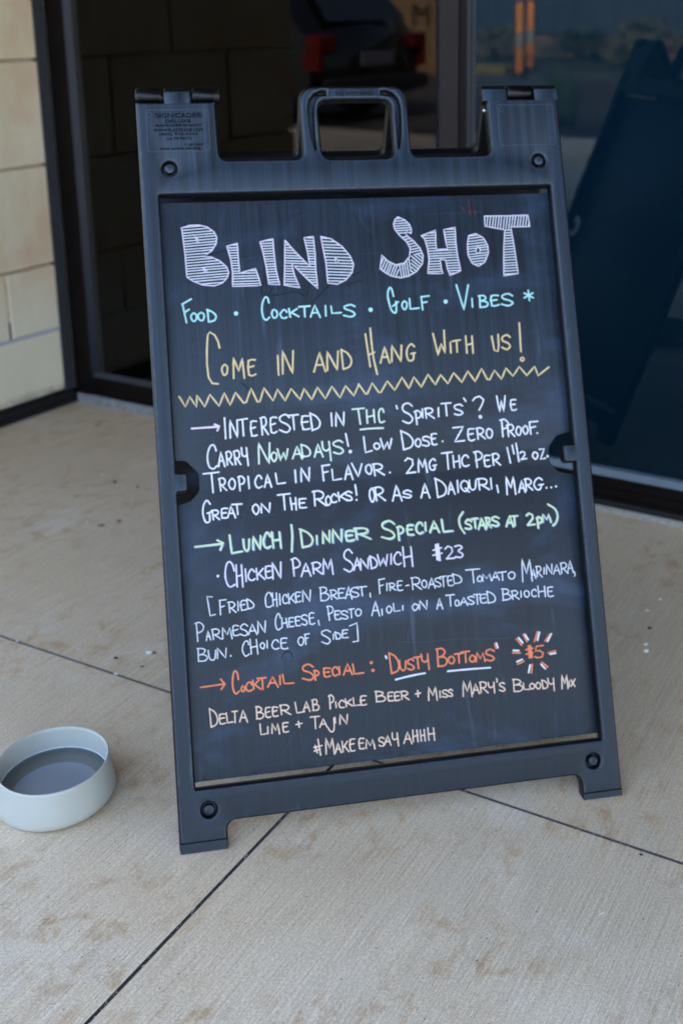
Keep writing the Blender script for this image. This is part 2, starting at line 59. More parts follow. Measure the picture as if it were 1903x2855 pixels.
'smudge': '''~ 1623 7863 1633 7719 1713 7716 1780 7815|~ 1833 7711 2117 7760 2274 7691 2328 7875|~ 2348 7585 2521 7742 2651 7840|~ 2875 7831 3106 7884|~ 2926 7964 3116 8019|~ 922 8361 1162 8414 1204 8453|~ 1670 7953 1641 7789 1726 7711 1854 7743 1879 7852|~ 2350 7573 2566 7786 2649 7913|~ 1251 6458 1316 6382 1401 6323|~ 1555 2487 1614 2553 1686 2545 1717 2470''',
'rust': '''~ 4857 9090 4857 8971 4872 8820|~ 4860 8928 4837 8864|~ 4738 8964 4776 8899|~ 4938 8905 4943 8840''',
'title_outline': '''# 531 8766 655 8803 792 8805 908 8771 1002 8696 1036 8613 1021 8521 955 8421 826 8334 939 8324 1054 8264 1147 8169 1175 8086 1146 8005 1072 7931 952 7895 796 7914 663 7974 574 8039 569 8354 554 8598 544 8752|# 727 8633 782 8574 757 8551|# 812 8171 864 8114 837 8089|# 1172 8475 1327 8514 1325 8326 1334 8069 1565 8128 1601 7987 1624 7873 1217 7876 1230 8084 1216 8268|# 1657 8524 1846 8565 1848 8389 1859 8100 1900 7872 1741 7889 1722 8146 1687 8374|# 2020 8538 2159 8357 2362 8126 2341 8350 2305 8564 2443 8580 2451 8326 2444 8077 2454 7791 2293 7959 2096 8183 2124 8007 2192 7814 1964 7865 1996 8198|# 2555 8576 2701 8536 2857 8415 2969 8265 3011 8138 2981 8014 2881 7904 2753 7847 2608 7867 2603 8174 2571 8425|# 2742 8252 2795 8192 2755 8152|# 3739 8838 3840 8788 3908 8711 3927 8637 3922 8573 3847 8607 3843 8555 3951 8456 4037 8347 4076 8229 4053 8103 3955 7991 3824 7922 3696 7902 3563 7937 3474 7995 3406 8054 3449 8262 3529 8165 3649 8101 3777 8124 3864 8216 3889 8341 3845 8449 3747 8547 3675 8645 3661 8730 3694 8803|# 4073 8536 4298 8614 4287 8433 4288 8316 4459 8317 4440 8471 4426 8616 4604 8651 4596 8423 4606 8209 4637 7974 4467 7907 4433 8014 4417 8148 4333 8160 4339 8028 4357 7943 4125 7952 4163 8162 4152 8332 4122 8482|# 4807 8512 4917 8540 5030 8472 5091 8352 5092 8234 5026 8098 4916 8031 4824 8084 4774 8203 4774 8374|# 4933 8347 4971 8292 4956 8239 4916 8230 4894 8273|# 5081 8810 5440 8803 5769 8804 5785 8624 5479 8629 5506 8327 5533 7896 5302 7867 5339 8290 5381 8585 5249 8615 5074 8653''',
'title_hatch': '''~ 570 8776 829 8792|~ 552 8734 920 8755|~ 553 8690 973 8714|~ 558 8650 1005 8676|~ 558 8613 727 8622|~ 742 8623 1018 8639|~ 563 8570 739 8580|~ 779 8582 1026 8596|~ 564 8529 1019 8555|~ 565 8491 1012 8516|~ 570 8447 982 8469|~ 571 8410 955 8431|~ 576 8368 897 8385|~ 577 8327 831 8340|~ 574 8286 966 8307|~ 575 8245 1038 8269|~ 576 8203 1082 8230|~ 577 8162 1118 8190|~ 578 8125 816 8138|~ 848 8139 1147 8154|~ 579 8083 829 8095|~ 849 8096 1159 8112|~ 580 8042 1164 8071|~ 624 8006 1149 8032|~ 679 7970 1126 7992|~ 770 7928 1080 7943|~ 928 7899 967 7901|~ 1248 8492 1319 8492|~ 1183 8450 1322 8450|~ 1190 8413 1321 8413|~ 1201 8374 1319 8374|~ 1207 8334 1318 8334|~ 1214 8299 1321 8299|~ 1225 8256 1320 8256|~ 1228 8220 1323 8219|~ 1230 8183 1325 8182|~ 1233 8140 1324 8140|~ 1236 8100 1327 8100|~ 1458 8099 1565 8099|~ 1235 8066 1576 8064|~ 1234 8024 1587 8023|~ 1229 7988 1594 7986|~ 1227 7946 1604 7944|~ 1226 7908 1611 7905|~ 1741 8541 1842 8543|~ 1668 8497 1841 8500|~ 1676 8459 1840 8462|~ 1683 8419 1844 8422|~ 1691 8380 1843 8382|~ 1698 8343 1842 8346|~ 1705 8302 1846 8305|~ 1709 8262 1845 8265|~ 1716 8228 1849 8230|~ 1724 8185 1848 8187|~ 1727 8149 1851 8151|~ 1730 8109 1851 8111|~ 1734 8072 1858 8074|~ 1737 8030 1865 8032|~ 1741 7994 1873 7995|~ 1744 7951 1880 7953|~ 1743 7916 1887 7918|~ 1863 7877 1891 7877|~ 2323 8565 2436 8557|~ 2319 8524 2440 8516|~ 2025 8508 2037 8507|~ 2323 8487 2440 8479|~ 2021 8469 2069 8465|~ 2331 8447 2440 8439|~ 2016 8426 2105 8420|~ 2339 8403 2444 8396|~ 2016 8387 2137 8378|~ 2347 8363 2444 8356|~ 2012 8349 2169 8337|~ 2351 8324 2444 8318|~ 2008 8307 2209 8293|~ 2354 8282 2443 8276|~ 2009 8272 2242 8255|~ 2355 8247 2444 8241|~ 2004 8229 2282 8209|~ 2362 8203 2439 8197|~ 2001 8195 2314 8171|~ 2363 8168 2440 8162|~ 1996 8151 2096 8143|~ 2141 8140 2439 8118|~ 1992 8114 2105 8105|~ 2177 8100 2439 8080|~ 1988 8075 2109 8066|~ 2213 8058 2439 8041|~ 1988 8033 2116 8024|~ 2249 8013 2439 7999|~ 1984 7995 2124 7985|~ 2285 7972 2443 7960|~ 1980 7956 2140 7944|~ 2326 7930 2443 7921|~ 1977 7922 2153 7908|~ 2362 7892 2443 7886|~ 1972 7881 2169 7866|~ 2406 7848 2447 7844|~ 2113 7833 2181 7828|~ 2564 8550 2674 8542|~ 2568 8503 2755 8490|~ 2574 8453 2827 8435|~ 2578 8411 2868 8390|~ 2585 8364 2908 8340|~ 2593 8316 2944 8290|~ 2596 8267 2971 8240|~ 2603 8220 2741 8210|~ 2786 8207 2986 8192|~ 2610 8175 2749 8165|~ 2773 8163 3002 8147|~ 2610 8133 2997 8104|~ 2609 8085 2984 8057|~ 2612 8038 2971 8011|~ 2612 7996 2938 7971|~ 2615 7946 2895 7925|~ 2614 7902 2834 7886|~ 3713 8813 3776 8816|~ 3688 8774 3839 8780|~ 3671 8735 3873 8743|~ 3674 8698 3902 8707|~ 3678 8660 3914 8669|~ 3695 8625 3922 8633|~ 3724 8586 3837 8590|~ 3888 8592 3917 8593|~ 3781 8519 3857 8533|~ 3816 8487 3895 8501|~ 3850 8449 3934 8464|~ 3868 8410 3964 8427|~ 3882 8371 3995 8390|~ 3892 8328 4026 8351|~ 3884 8286 4039 8313|~ 3965 8255 4053 8271|~ 4058 8246 4071 8235|~ 3999 8249 4062 8190|~ 3934 8252 4054 8139|~ 3894 8229 4038 8093|~ 3892 8172 4009 8062|~ 3886 8119 3982 8028|~ 3883 8061 3951 7996|~ 3878 8002 3908 7974|~ 3851 8197 3870 7993|~ 3814 8154 3835 7933|~ 3779 8119 3798 7924|~ 3743 8110 3761 7919|~ 3703 8105 3721 7914|~ 3678 7925 3679 7912|~ 3683 8026 3634 7926|~ 3673 8100 3592 7936|~ 3633 8104 3557 7948|~ 3595 8122 3523 7973|~ 3567 8139 3495 7990|~ 3530 8157 3461 8015|~ 3499 8189 3429 8044|~ 3474 8225 3420 8114|~ 4467 8623 4595 8625|~ 4193 8576 4291 8578|~ 4436 8580 4594 8584|~ 4082 8535 4285 8538|~ 4439 8541 4593 8544|~ 4114 8496 4284 8499|~ 4442 8502 4591 8505|~ 4134 8456 4283 8459|~ 4449 8462 4590 8464|~ 4142 8415 4282 8418|~ 4452 8421 4589 8423|~ 4149 8377 4281 8380|~ 4455 8383 4592 8385|~ 4156 8335 4284 8337|~ 4462 8340 4595 8342|~ 4159 8295 4593 8302|~ 4162 8254 4596 8261|~ 4165 8216 4599 8223|~ 4169 8179 4603 8185|~ 4163 8135 4328 8138|~ 4426 8139 4610 8142|~ 4158 8093 4331 8096|~ 4429 8097 4613 8100|~ 4148 8054 4330 8057|~ 4432 8058 4620 8061|~ 4143 8014 4333 8017|~ 4440 8018 4623 8021|~ 4137 7976 4345 7978|~ 4451 7980 4630 7982|~ 4463 7940 4548 7941|~ 4810 8505 4948 8517|~ 4803 8468 5001 8485|~ 4792 8421 5038 8443|~ 4781 8380 5056 8404|~ 4782 8339 5080 8364|~ 4779 8304 4908 8315|~ 4960 8319 5085 8330|~ 4781 8263 4888 8273|~ 4974 8280 5087 8289|~ 4782 8218 5084 8244|~ 4788 8181 5072 8205|~ 4807 8143 5052 8164|~ 4821 8103 5032 8121|~ 4866 8065 4982 8075|~ 5777 8697 5762 8629|~ 5752 8798 5716 8631|~ 5706 8796 5671 8634|~ 5661 8799 5625 8632|~ 5621 8796 5586 8634|~ 5572 8799 5536 8633|~ 5530 8797 5495 8635|~ 5486 8799 5444 8603|~ 5441 8797 5400 8606|~ 5399 8799 5358 8608|~ 5350 8798 5310 8611|~ 5311 8799 5272 8617|~ 5266 8802 5228 8628|~ 5224 8800 5188 8634|~ 5177 8802 5144 8645|~ 5131 8801 5100 8652|~ 5088 8803 5081 8769|~ 5386 8580 5477 8583|~ 5381 8536 5481 8540|~ 5375 8495 5485 8499|~ 5370 8451 5488 8455|~ 5361 8407 5492 8412|~ 5356 8366 5495 8371|~ 5350 8321 5499 8326|~ 5345 8279 5502 8284|~ 5340 8235 5506 8241|~ 5339 8194 5509 8199|~ 5334 8152 5509 8157|~ 5329 8108 5512 8114|~ 5324 8062 5516 8068|~ 5323 8024 5519 8030|~ 5318 7982 5518 7988|~ 5313 7940 5522 7946|~ 5312 7892 5525 7898''',
}
# ------------------------------------------------------------------ helpers
def tag(o, label=None, cat=None, group=None, kind=None):
    if label: o['label'] = label
    if cat: o['category'] = cat
    if group: o['group'] = group
    if kind: o['kind'] = kind
    return o
def mesh(name, v, f, mat=None, parent=None, mw=None, smooth=None):
    me = bpy.data.meshes.new(name); me.from_pydata([tuple(p) for p in v], [], f); me.update()
    if mat: me.materials.append(mat)
    if smooth is not None:
        me.polygons.foreach_set('use_smooth', [True]*len(me.polygons)); me.set_sharp_from_angle(angle=R(smooth))
    return link(name, me, parent, mw)
def link(name, me, parent=None, mw=None):
    o = bpy.data.objects.new(name, me); COL.objects.link(o)
    if parent: o.parent = parent
    if mw is not None: o.matrix_basis = mw
    return o
def empty(name, mw=None):
    o = bpy.data.objects.new(name, None); COL.objects.link(o); o.empty_display_size = .05
    if mw is not None: o.matrix_basis = mw
    return o
class MB_:
    """collects simple solids and links them as one mesh"""
    def __init__(s): s.v = []; s.f = []
    def add(s, v, f):
        n = len(s.v); s.v += [tuple(p) for p in v]; s.f += [tuple(i+n for i in q) for q in f]
    def box(s, x0, y0, z0, x1, y1, z1, b=0.0):
        if b <= 0:
            v = [(x, y, z) for x in (x0, x1) for y in (y0, y1) for z in (z0, z1)]
            s.add(v, [(0,1,3,2),(4,6,7,5),(0,4,5,1),(2,3,7,6),(0,2,6,4),(1,5,7,3)]); return s
        # chamfered box: 24 verts
        c = [(x0,x1),(y0,y1),(z0,z1)]; v = []; idx = {}
        for i in (0,1):
            for j in (0,1):
                for k in (0,1):
                    P = [c[0][i], c[1][j], c[2][k]]; S = [1-2*i, 1-2*j, 1-2*k]
                    for a in range(3):
                        q = [P[d] + (0 if d == a else S[d]*b) for d in range(3)]
                        idx[(i,j,k,a)] = len(v); v.append(tuple(q))
        F = []
        for a in range(3):
            o1, o2 = [d for d in range(3) if d != a]
            for sgn in (0,1):
                ring = []
                for (p, q) in ((0,0),(1,0),(1,1),(0,1)):
                    key = [0,0,0]; key[a] = sgn; key[o1] = p; key[o2] = q
                    ring.append(idx[(*key, a)])
                F.append(tuple(ring))
        for a in range(3):
            for b2 in range(a+1, 3):
                o = 3-a-b2
                for p in (0,1):
                    for q in (0,1):
                        k0 = [0,0,0]; k0[a] = p; k0[b2] = q; k1 = list(k0); k1[o] = 1
                        F.append((idx[(*k0,a)], idx[(*k1,a)], idx[(*k1,b2)], idx[(*k0,b2)]))
        for i in (0,1):
            for j in (0,1):
                for k in (0,1): F.append((idx[(i,j,k,0)], idx[(i,j,k,1)], idx[(i,j,k,2)]))
        s.add(v, F); return s
    def prism(s, poly, axis_pts):
        """poly: 2D profile mapped by fn; axis_pts: list of functions giving 3D"""
        n = len(poly); base = []
        for fn in axis_pts: base += [fn(p) for p in poly]
        F = []
        for k in range(len(axis_pts)-1):
            for i in range(n):
                j = (i+1) % n; F.append((k*n+i, k*n+j, (k+1)*n+j, (k+1)*n+i))
        F.append(tuple(range(n))[::-1]); F.append(tuple(range((len(axis_pts)-1)*n, len(axis_pts)*n)))
        s.add(base, F); return s
    def tube(s, pts, r, n=8, closed=False):
        pts = [Vector(p) for p in pts]; N = len(pts); rings = []
        for i, p in enumerate(pts):
            a = pts[(i-1) % N] if closed or i > 0 else p; b = pts[(i+1) % N] if closed or i < N-1 else p
            d = (b-a).normalized(); h = Vector((0,0,1)) if abs(d.z) < .9 else Vector((1,0,0))
            x = d.cross(h).normalized(); y = d.cross(x)
            rr = r[i] if isinstance(r, (list, tuple)) else r
            rings.append([p + x*math.cos(w)*rr + y*math.sin(w)*rr for w in [2*math.pi*k/n for k in range(n)]])
        F = []; M = N if closed else N-1
        for i in range(M):
            for k in range(n):
                a = i*n+k; b = i*n+(k+1) % n; c = ((i+1) % N)*n+(k+1) % n; d = ((i+1) % N)*n+k
                F.append((a,b,c,d))
        if not closed: F.append(tuple(range(n))[::-1]); F.append(tuple(range((N-1)*n, N*n)))
        s.add([q for ring in rings for q in ring], F); return s
    def lathe(s, prof, n=48, c=(0,0), sx=1, sy=1, rot=0, close=True):
        v = []; F = []
        for r, z in prof:
            for k in range(n):
                w = 2*math.pi*k/n; x = r*sx*math.cos(w); y = r*sy*math.sin(w)
                v.append((c[0]+x*math.cos(rot)-y*math.sin(rot), c[1]+x*math.sin(rot)+y*math.cos(rot), z))
        for i in range(len(prof)-1):
            for k in range(n):
                F.append((i*n+k, i*n+(k+1)%n, (i+1)*n+(k+1)%n, (i+1)*n+k))
        if close: F.append(tuple(range(n))[::-1]); F.append(tuple(range((len(prof)-1)*n, len(prof)*n)))
        s.add(v, F); return s
    def build(s, name, mat, parent=None, mw=None, smooth=None): return mesh(name, s.v, s.f, mat, parent, mw, smooth)

def lin(r, g, b):
    f = lambda c: (c/255/12.92) if c/255 <= .04045 else ((c/255+.055)/1.055)**2.4
    return (f(r), f(g), f(b), 1)

# ------------------------------------------------------------------ materials
class NT:
    def __init__(s, name):
        s.m = bpy.data.materials.new(name); s.m.use_nodes = True; s.t = s.m.node_tree; s.b = s.t.nodes["Principled BSDF"]
        s.out = s.t.nodes["Material Output"]
    def n(s, typ, ins=None, **kw):
        x = s.t.nodes.new("ShaderNode"+typ)
        for k, v in kw.items(): setattr(x, k, v)
        for k, v in (ins or {}).items():
            if isinstance(v, bpy.types.NodeSocket): s.t.links.new(v, x.inputs[k])
            else: x.inputs[k].default_value = v
        return x
    def l(s, a, b): s.t.links.new(a, b)
    def coords(s, scale=(1,1,1), rot=(0,0,0), loc=(0,0,0), out='Object'):
        tc = s.n("TexCoord"); mp = s.n("Mapping", {'Vector': tc.outputs[out], 'Scale': scale, 'Rotation': rot, 'Location': loc}); return mp.outputs[0]
    def noise(s, vec, scale, detail=4, rough=.55, dist=0): return s.n("TexNoise", {'Vector': vec, 'Scale': scale, 'Detail': detail, 'Roughness': rough, 'Distortion': dist}).outputs['Fac']
    def ramp(s, fac, stops):
        r = s.n("ValToRGB", {'Fac': fac}); e = r.color_ramp.elements
        while len(e) < len(stops): e.new(.5)
        for q, (p, c) in zip(e, stops): q.position = p; q.color = c if len(c) == 4 else (*c, 1)
        return r.outputs['Color']
    def mr(s, v, a, b, c=0., d=1.): return s.n("MapRange", {'Value': v, 'From Min': a, 'From Max': b, 'To Min': c, 'To Max': d}, clamp=True).outputs[0]
    def math(s, op, a, b=0.): return s.n("Math", {0: a, 1: b}, operation=op).outputs[0]
    def mix(s, fac, a, b, mode='MIX'):
        x = s.n("Mix", None, data_type='RGBA', blend_type=mode)
        for sock, v in ((x.inputs[0], fac), (x.inputs[6], a), (x.inputs[7], b)):
            if isinstance(v, bpy.types.NodeSocket): s.l(v, sock)
            else: sock.default_value = v
        return x.outputs[2]
    def set(s, **kw):
        for k, v in kw.items():
            k = k.replace('_', ' ')
            if isinstance(v, bpy.types.NodeSocket): s.l(v, s.b.inputs[k])
            else: s.b.inputs[k].default_value = v
    def bump(s, h, strength, dist=.001):
        b = s.n("Bump", {'Height': h, 'Strength': strength, 'Distance': dist}); s.l(b.outputs[0], s.b.inputs['Normal'])
def plain(name, col, rough=.6, metal=0, spec=.5, noise=0.0, scale=20):
    k = NT(name)
    if noise:
        v = k.noise(k.coords(), scale, 5); c = k.mix(k.mr(v, .3, .7), tuple(x*(1-noise) for x in col[:3])+(1,), tuple(min(1, x*(1+noise)) for x in col[:3])+(1,))
        k.set(Base_Color=c)
    else: k.set(Base_Color=col)
    k.set(Roughness=rough, Metallic=metal, Specular_IOR_Level=spec); return k.m

# concrete: broom finish runs at ~67 degrees in the world
def concrete(nm, tone):
    k = NT(nm)
    tc = k.n("TexCoord")
    world_xy = k.n("Mapping", {'Vector': k.n("NewGeometry").outputs['Position'], 'Rotation': (0, 0, R(-67))}).outputs[0]
    st = lambda sx, sy: k.n("Mapping", {'Vector': world_xy, 'Scale': (sx, sy, 1)}).outputs[0]
    fine = k.noise(st(7, 430), 1.0, 3, .6)
    lines = k.noise(st(.9, 75), 1.0, 2, .5)
    grain = k.noise(world_xy, 560, 3, .7)
    grain2 = k.noise(world_xy, 230, 3, .65)
    big = k.noise(world_xy, 1.9, 5, .62, .3)
    blot = k.noise(st(21, 27), 1, 6, .66, .4)
    blot2 = k.noise(world_xy, 3.4, 4, .6)
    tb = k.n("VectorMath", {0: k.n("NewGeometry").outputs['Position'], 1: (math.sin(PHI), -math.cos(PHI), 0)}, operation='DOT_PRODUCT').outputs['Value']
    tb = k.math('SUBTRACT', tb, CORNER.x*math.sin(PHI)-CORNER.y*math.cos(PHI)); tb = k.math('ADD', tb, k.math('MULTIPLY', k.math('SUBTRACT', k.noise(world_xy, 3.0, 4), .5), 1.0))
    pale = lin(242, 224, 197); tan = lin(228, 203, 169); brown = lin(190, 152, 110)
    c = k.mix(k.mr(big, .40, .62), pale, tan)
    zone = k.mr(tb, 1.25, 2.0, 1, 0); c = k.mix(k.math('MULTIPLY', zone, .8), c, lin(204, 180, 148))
    stain = k.math('MULTIPLY', k.mr(blot, .50, .64), k.mr(blot2, .40, .58)); c = k.mix(k.math('MULTIPLY', stain, .75), c, brown)
    c = k.mix(k.mr(k.noise(world_xy, 5.5, 5, .65), .56, .7, 0, .4), c, lin(228, 214, 194))
    dark = k.math('MULTIPLY', k.mr(fine, .3, .62, .80, 1.08), k.mr(lines, .28, .36, .93, 1.0))
    dark = k.math('MULTIPLY', dark, k.math('MULTIPLY', k.mr(grain, .30, .62, .70, 1.16), k.mr(grain2, .30, .62, .82, 1.10)))
    dark = k.math('MULTIPLY', dark, k.mr(k.noise(world_xy, 170, 1, .5), .22, .27, .40, 1))
    cc = k.n("VectorMath", {0: c, 'Scale': dark}, operation='SCALE').outputs[0]
    cc = k.mix(1.0, cc, tone, 'MULTIPLY')
    cc = k.mix(k.mr(k.noise(world_xy, 300, 1, .5), .76, .80, 0, .6), cc, lin(226, 222, 214))
    k.set(Base_Color=cc, Roughness=.84, Specular_IOR_Level=.25)
    h = k.math('ADD', k.math('MULTIPLY', fine, .7), k.math('ADD', k.math('MULTIPLY', grain2, .5), k.math('MULTIPLY', grain, .6)))
    k.bump(h, .7, .0012)
    return k.m
M_CONC = concrete('broomed_concrete', (1, 1, 1, 1)); M_CONC2 = concrete('shaded_broomed_concrete', (.94, .93, .91, 1))  # back slab darkened in colour for the dimmer light near the building
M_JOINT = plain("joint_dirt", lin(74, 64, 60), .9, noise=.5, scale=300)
def plastic(name, board=False):
    k = NT(name)
    o = k.coords()
    fine = k.noise(k.coords((420, 420, 3.2)), 1, 4, .6)
    mid = k.noise(k.coords((90, 90, 1.3)), 1, 3, .6)
    big = k.noise(k.coords((3, 3, 3)), 1, 4)
    grain = k.noise(o, 420, 3)
    sep = k.n("SeparateXYZ", {0: o})
    base = lin(*BASE); dust_sheen = lin(*DUST_SHEEN); deep = lin(*DEEP)
    f = k.math('ADD', k.math('MULTIPLY', k.mr(fine, .35, .68), .55), k.math('MULTIPLY', k.mr(mid, .35, .68), .45))
    if board:
        wob = k.math('MULTIPLY', k.math('SUBTRACT', k.noise(k.coords((7, 7, 7)), 1, 3), .5), .05)
        z = k.math('ADD', sep.outputs[2], wob)
        wipe = k.math('MULTIPLY', k.mr(z, .598, .614, 1, 0), k.mr(z, .13, .26, .35, 1))
        xw = k.mr(k.math('ADD', sep.outputs[0], wob), .035, .085); xw2 = k.mr(k.math('ADD', sep.outputs[0], wob), .535, .60, 1, .35)
        wipe = k.math('MULTIPLY', wipe, k.math('MULTIPLY', xw, xw2))
        smear = k.noise(k.coords((5, 5, 26), (0, R(5), 0)), 1, 4); wipe = k.math('MULTIPLY', wipe, k.mr(smear, .25, .6, .72, 1))
        amt = k.math('MULTIPLY', k.mr(wipe, 0, 1, .62, .15), f)
    else:
        amt = k.math('MULTIPLY', k.mr(sep.outputs[2], .0, 1.0, .22, .80), f)  # painted sky sheen grows stronger towards the top
    # dusty streaks and painted sky sheen on outward faces; rims, inner sides painted dark
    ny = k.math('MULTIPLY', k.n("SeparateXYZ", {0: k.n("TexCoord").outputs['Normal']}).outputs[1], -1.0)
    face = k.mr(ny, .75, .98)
    amt = k.math('MULTIPLY', amt, face)
    c = k.mix(amt, base, dust_sheen)
    c = k.mix(face, lin(8, 9, 12), c)
    wear_glint = k.math('MULTIPLY', k.mr(ny, .84, .94), k.mr(ny, .965, .997, 1, 0)); c = k.mix(k.math('MULTIPLY', wear_glint, k.mr(k.noise(o, 90, 3), .3, .7, .1, .5)), c, lin(84, 94, 106))  # pale scuffed rim band, also painting in the edge highlights
    if board:
        c = k.mix(k.math('MULTIPLY', wipe, .55), c, deep)
        c = k.mix(k.mr(k.noise(k.coords((4.5, 4.5, 9)), 1, 5, .6, .6), .50, .74, 0, .50), c, lin(62, 84, 112))
    c = k.mix(k.mr(big, .55, .75, 0, .3), c, deep)
    scuff = k.mr(k.noise(k.coords((60, 60, 9), (0, .5, 0)), 1, 2, .5), .68, .78, 0, .4)
    c = k.mix(k.math('MULTIPLY', scuff, face), c, lin(72, 84, 100))
    k.set(Base_Color=c, Roughness=k.mr(k.math('ADD', k.math('MULTIPLY', grain, .5), k.math('MULTIPLY', f, .5)), .2, .8, .34, .52), IOR=1.5, Specular_IOR_Level=k.mr(sep.outputs[2], .0, 1.0, .30, .42))
    k.bump(k.math('ADD', k.math('MULTIPLY', fine, .5), grain), .12 if board else .2, .0006)
    return k.m
BASE, DUST_SHEEN, DEEP = (4, 8, 13), (44, 64, 82), (4, 11, 18)
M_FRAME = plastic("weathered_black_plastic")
M_BOARD = plastic("wiped_black_board", True)
M_GLOSS = plain("glossy_black_plastic", lin(5, 6, 8), .30, 0, .3)
M_DARKP = plain("matt_black_plastic", lin(10, 12, 17), .5)
M_EMBOSS = plain("embossed_plastic", lin(60, 71, 86), .4)
M_ENGR = plain("engraved_plastic", lin(3, 4, 6), .85, 0, .05)
def paint(name, col, rough=.55, a=.17):
    k = NT(name); v = k.math('ADD', k.math('MULTIPLY', k.noise(k.coords(), 420, 3), .6), k.math('MULTIPLY', k.noise(k.coords(), 110, 2), .4))
    k.set(Base_Color=k.mix(k.mr(v, .3, .7), tuple(x*(1-a) for x in col[:3])+(1,), col), Roughness=rough, Specular_IOR_Level=.2); return k.m
INK = dict(cyan=lin(186, 238, 230), yellow=lin(226, 200, 118), core=lin(250, 222, 190), pinkw=lin(250, 228, 236), white=lin(248, 246, 246),
           green=lin(230, 244, 218), lunch=lin(224, 240, 192), shadow=lin(160, 184, 214), chicken=lin(242, 232, 244), ingred=lin(236, 238, 240),
           orange=lin(252, 140, 92), cream=lin(252, 216, 186), outline=lin(236, 220, 232), hatch=lin(240, 242, 246), scratch=lin(62, 74, 90), smudge=lin(24, 31, 40), rust=lin(92, 44, 30))
INK = {k_: paint("ink_"+k_, c_ if k_ in ('scratch', 'smudge', 'rust') else tuple(q_*.88 for q_ in c_[:3])+(1,)) for k_, c_ in INK.items()}
M_METAL = plain("bolt_steel", lin(190, 194, 200), .25, 1)
M_BOWL = plain("pale_bowl", lin(176, 175, 162), .33, noise=.05, scale=9)
def stone():
    k = NT("limestone_block"); 
    oi = k.n("ObjectInfo"); o = k.n("NewGeometry").outputs['Position']
    big = k.noise(o, 5, 4); fine = k.noise(o, 160, 4, .7); streak = k.noise(k.n("Mapping", {'Vector': o, 'Scale': (14, 14, 3)}).outputs[0], 1, 4)
    c = k.mix(k.mr(big, .3, .7), lin(232, 206, 162), lin(216, 182, 134))
    c = k.mix(k.mr(streak, .5, .75, 0, .45), c, lin(236, 224, 196))
    c = k.mix(k.mr(k.noise(o, 7, 4), .5, .66, 0, .75), c, lin(216, 166, 116))
    c = k.mix(k.n("ObjectInfo").outputs['Random'], c, k.mix(.35, c, lin(226, 216, 190)))
    z = k.n("SeparateXYZ", {0: o}).outputs[2]
    lowgrime = k.math('MULTIPLY', k.mr(k.math('ADD', z, k.math('MULTIPLY', k.noise(o, 26, 4), .05)), .055, .095, .85, 0), 1.0)
    c = k.mix(k.mr(z, .25, .45, .8, 0), c, lin(240, 230, 200))
    c = k.mix(lowgrime, c, lin(120, 106, 84))
    k.set(Base_Color=c, Roughness=.85, Specular_IOR_Level=.25); k.bump(k.math('ADD', fine, k.noise(o, 45, 4)), .5, .003); return k.m
M_STONE = stone()
M_MORTAR = plain("mortar", lin(206, 190, 160), .9, noise=.15, scale=80)
M_SEAL = plain("grey_sealant", lin(50, 47, 52), .75, noise=.1, scale=60)
M_SEAL2 = plain("pale_sealant", lin(170, 180, 190), .6, noise=.15, scale=90)
M_BRONZE = plain("dark_bronze_metal", lin(17, 12, 11), .45, 0, .12, noise=.2, scale=30)
M_BROWN = plain("brown_metal", lin(36, 26, 21), .5, 0, .2, noise=.1, scale=20)
M_BEAD = plain("blue_black_bead", lin(18, 30, 38), .3, 0, .35)
M_RUBBER = plain("black_rubber", lin(12, 13, 16), .5, noise=.2, scale=50)
M_CURB = plain("grey_curb_concrete", lin(128, 130, 126), .85, noise=.25, scale=60)
def glass(name, ior, tint, gt=(1, 1, 1, 1), film=None):
    k = NT(name); t = k.t; t.nodes.remove(k.b)
    fr = k.n("Fresnel", {'IOR': ior}); tr = k.n("BsdfTransparent", {'Color': tint}); gl = k.n("BsdfGlossy", {'Roughness': 0.0, 'Color': gt})
    mx = k.n("MixShader", {0: fr.outputs[0], 1: tr.outputs[0], 2: gl.outputs[0]}); sh = mx.outputs[0]
    if film:
        df = k.n("BsdfDiffuse", {'Color': film}); ad = k.n("AddShader", {0: sh, 1: df.outputs[0]}); sh = ad.outputs[0]
    k.l(sh, k.out.inputs[0]); return k.m
M_GL_A = glass("dark_tinted_glass", 1.30, (.10, .11, .10, 1))
M_GL_B = glass("blue_tinted_glass", 1.44, (.06, .09, .12, 1), (.62, .85, 1, 1), (.0016, .0090, .0160, 1))
M_ROOM = plain("dark_room_paint", lin(40, 36, 34), .8)
M_STUCCO = plain("tan_stucco", lin(190, 172, 140), .9, noise=.1, scale=6)
M_ROOF = plain("roof_membrane", lin(120, 118, 112), .9)

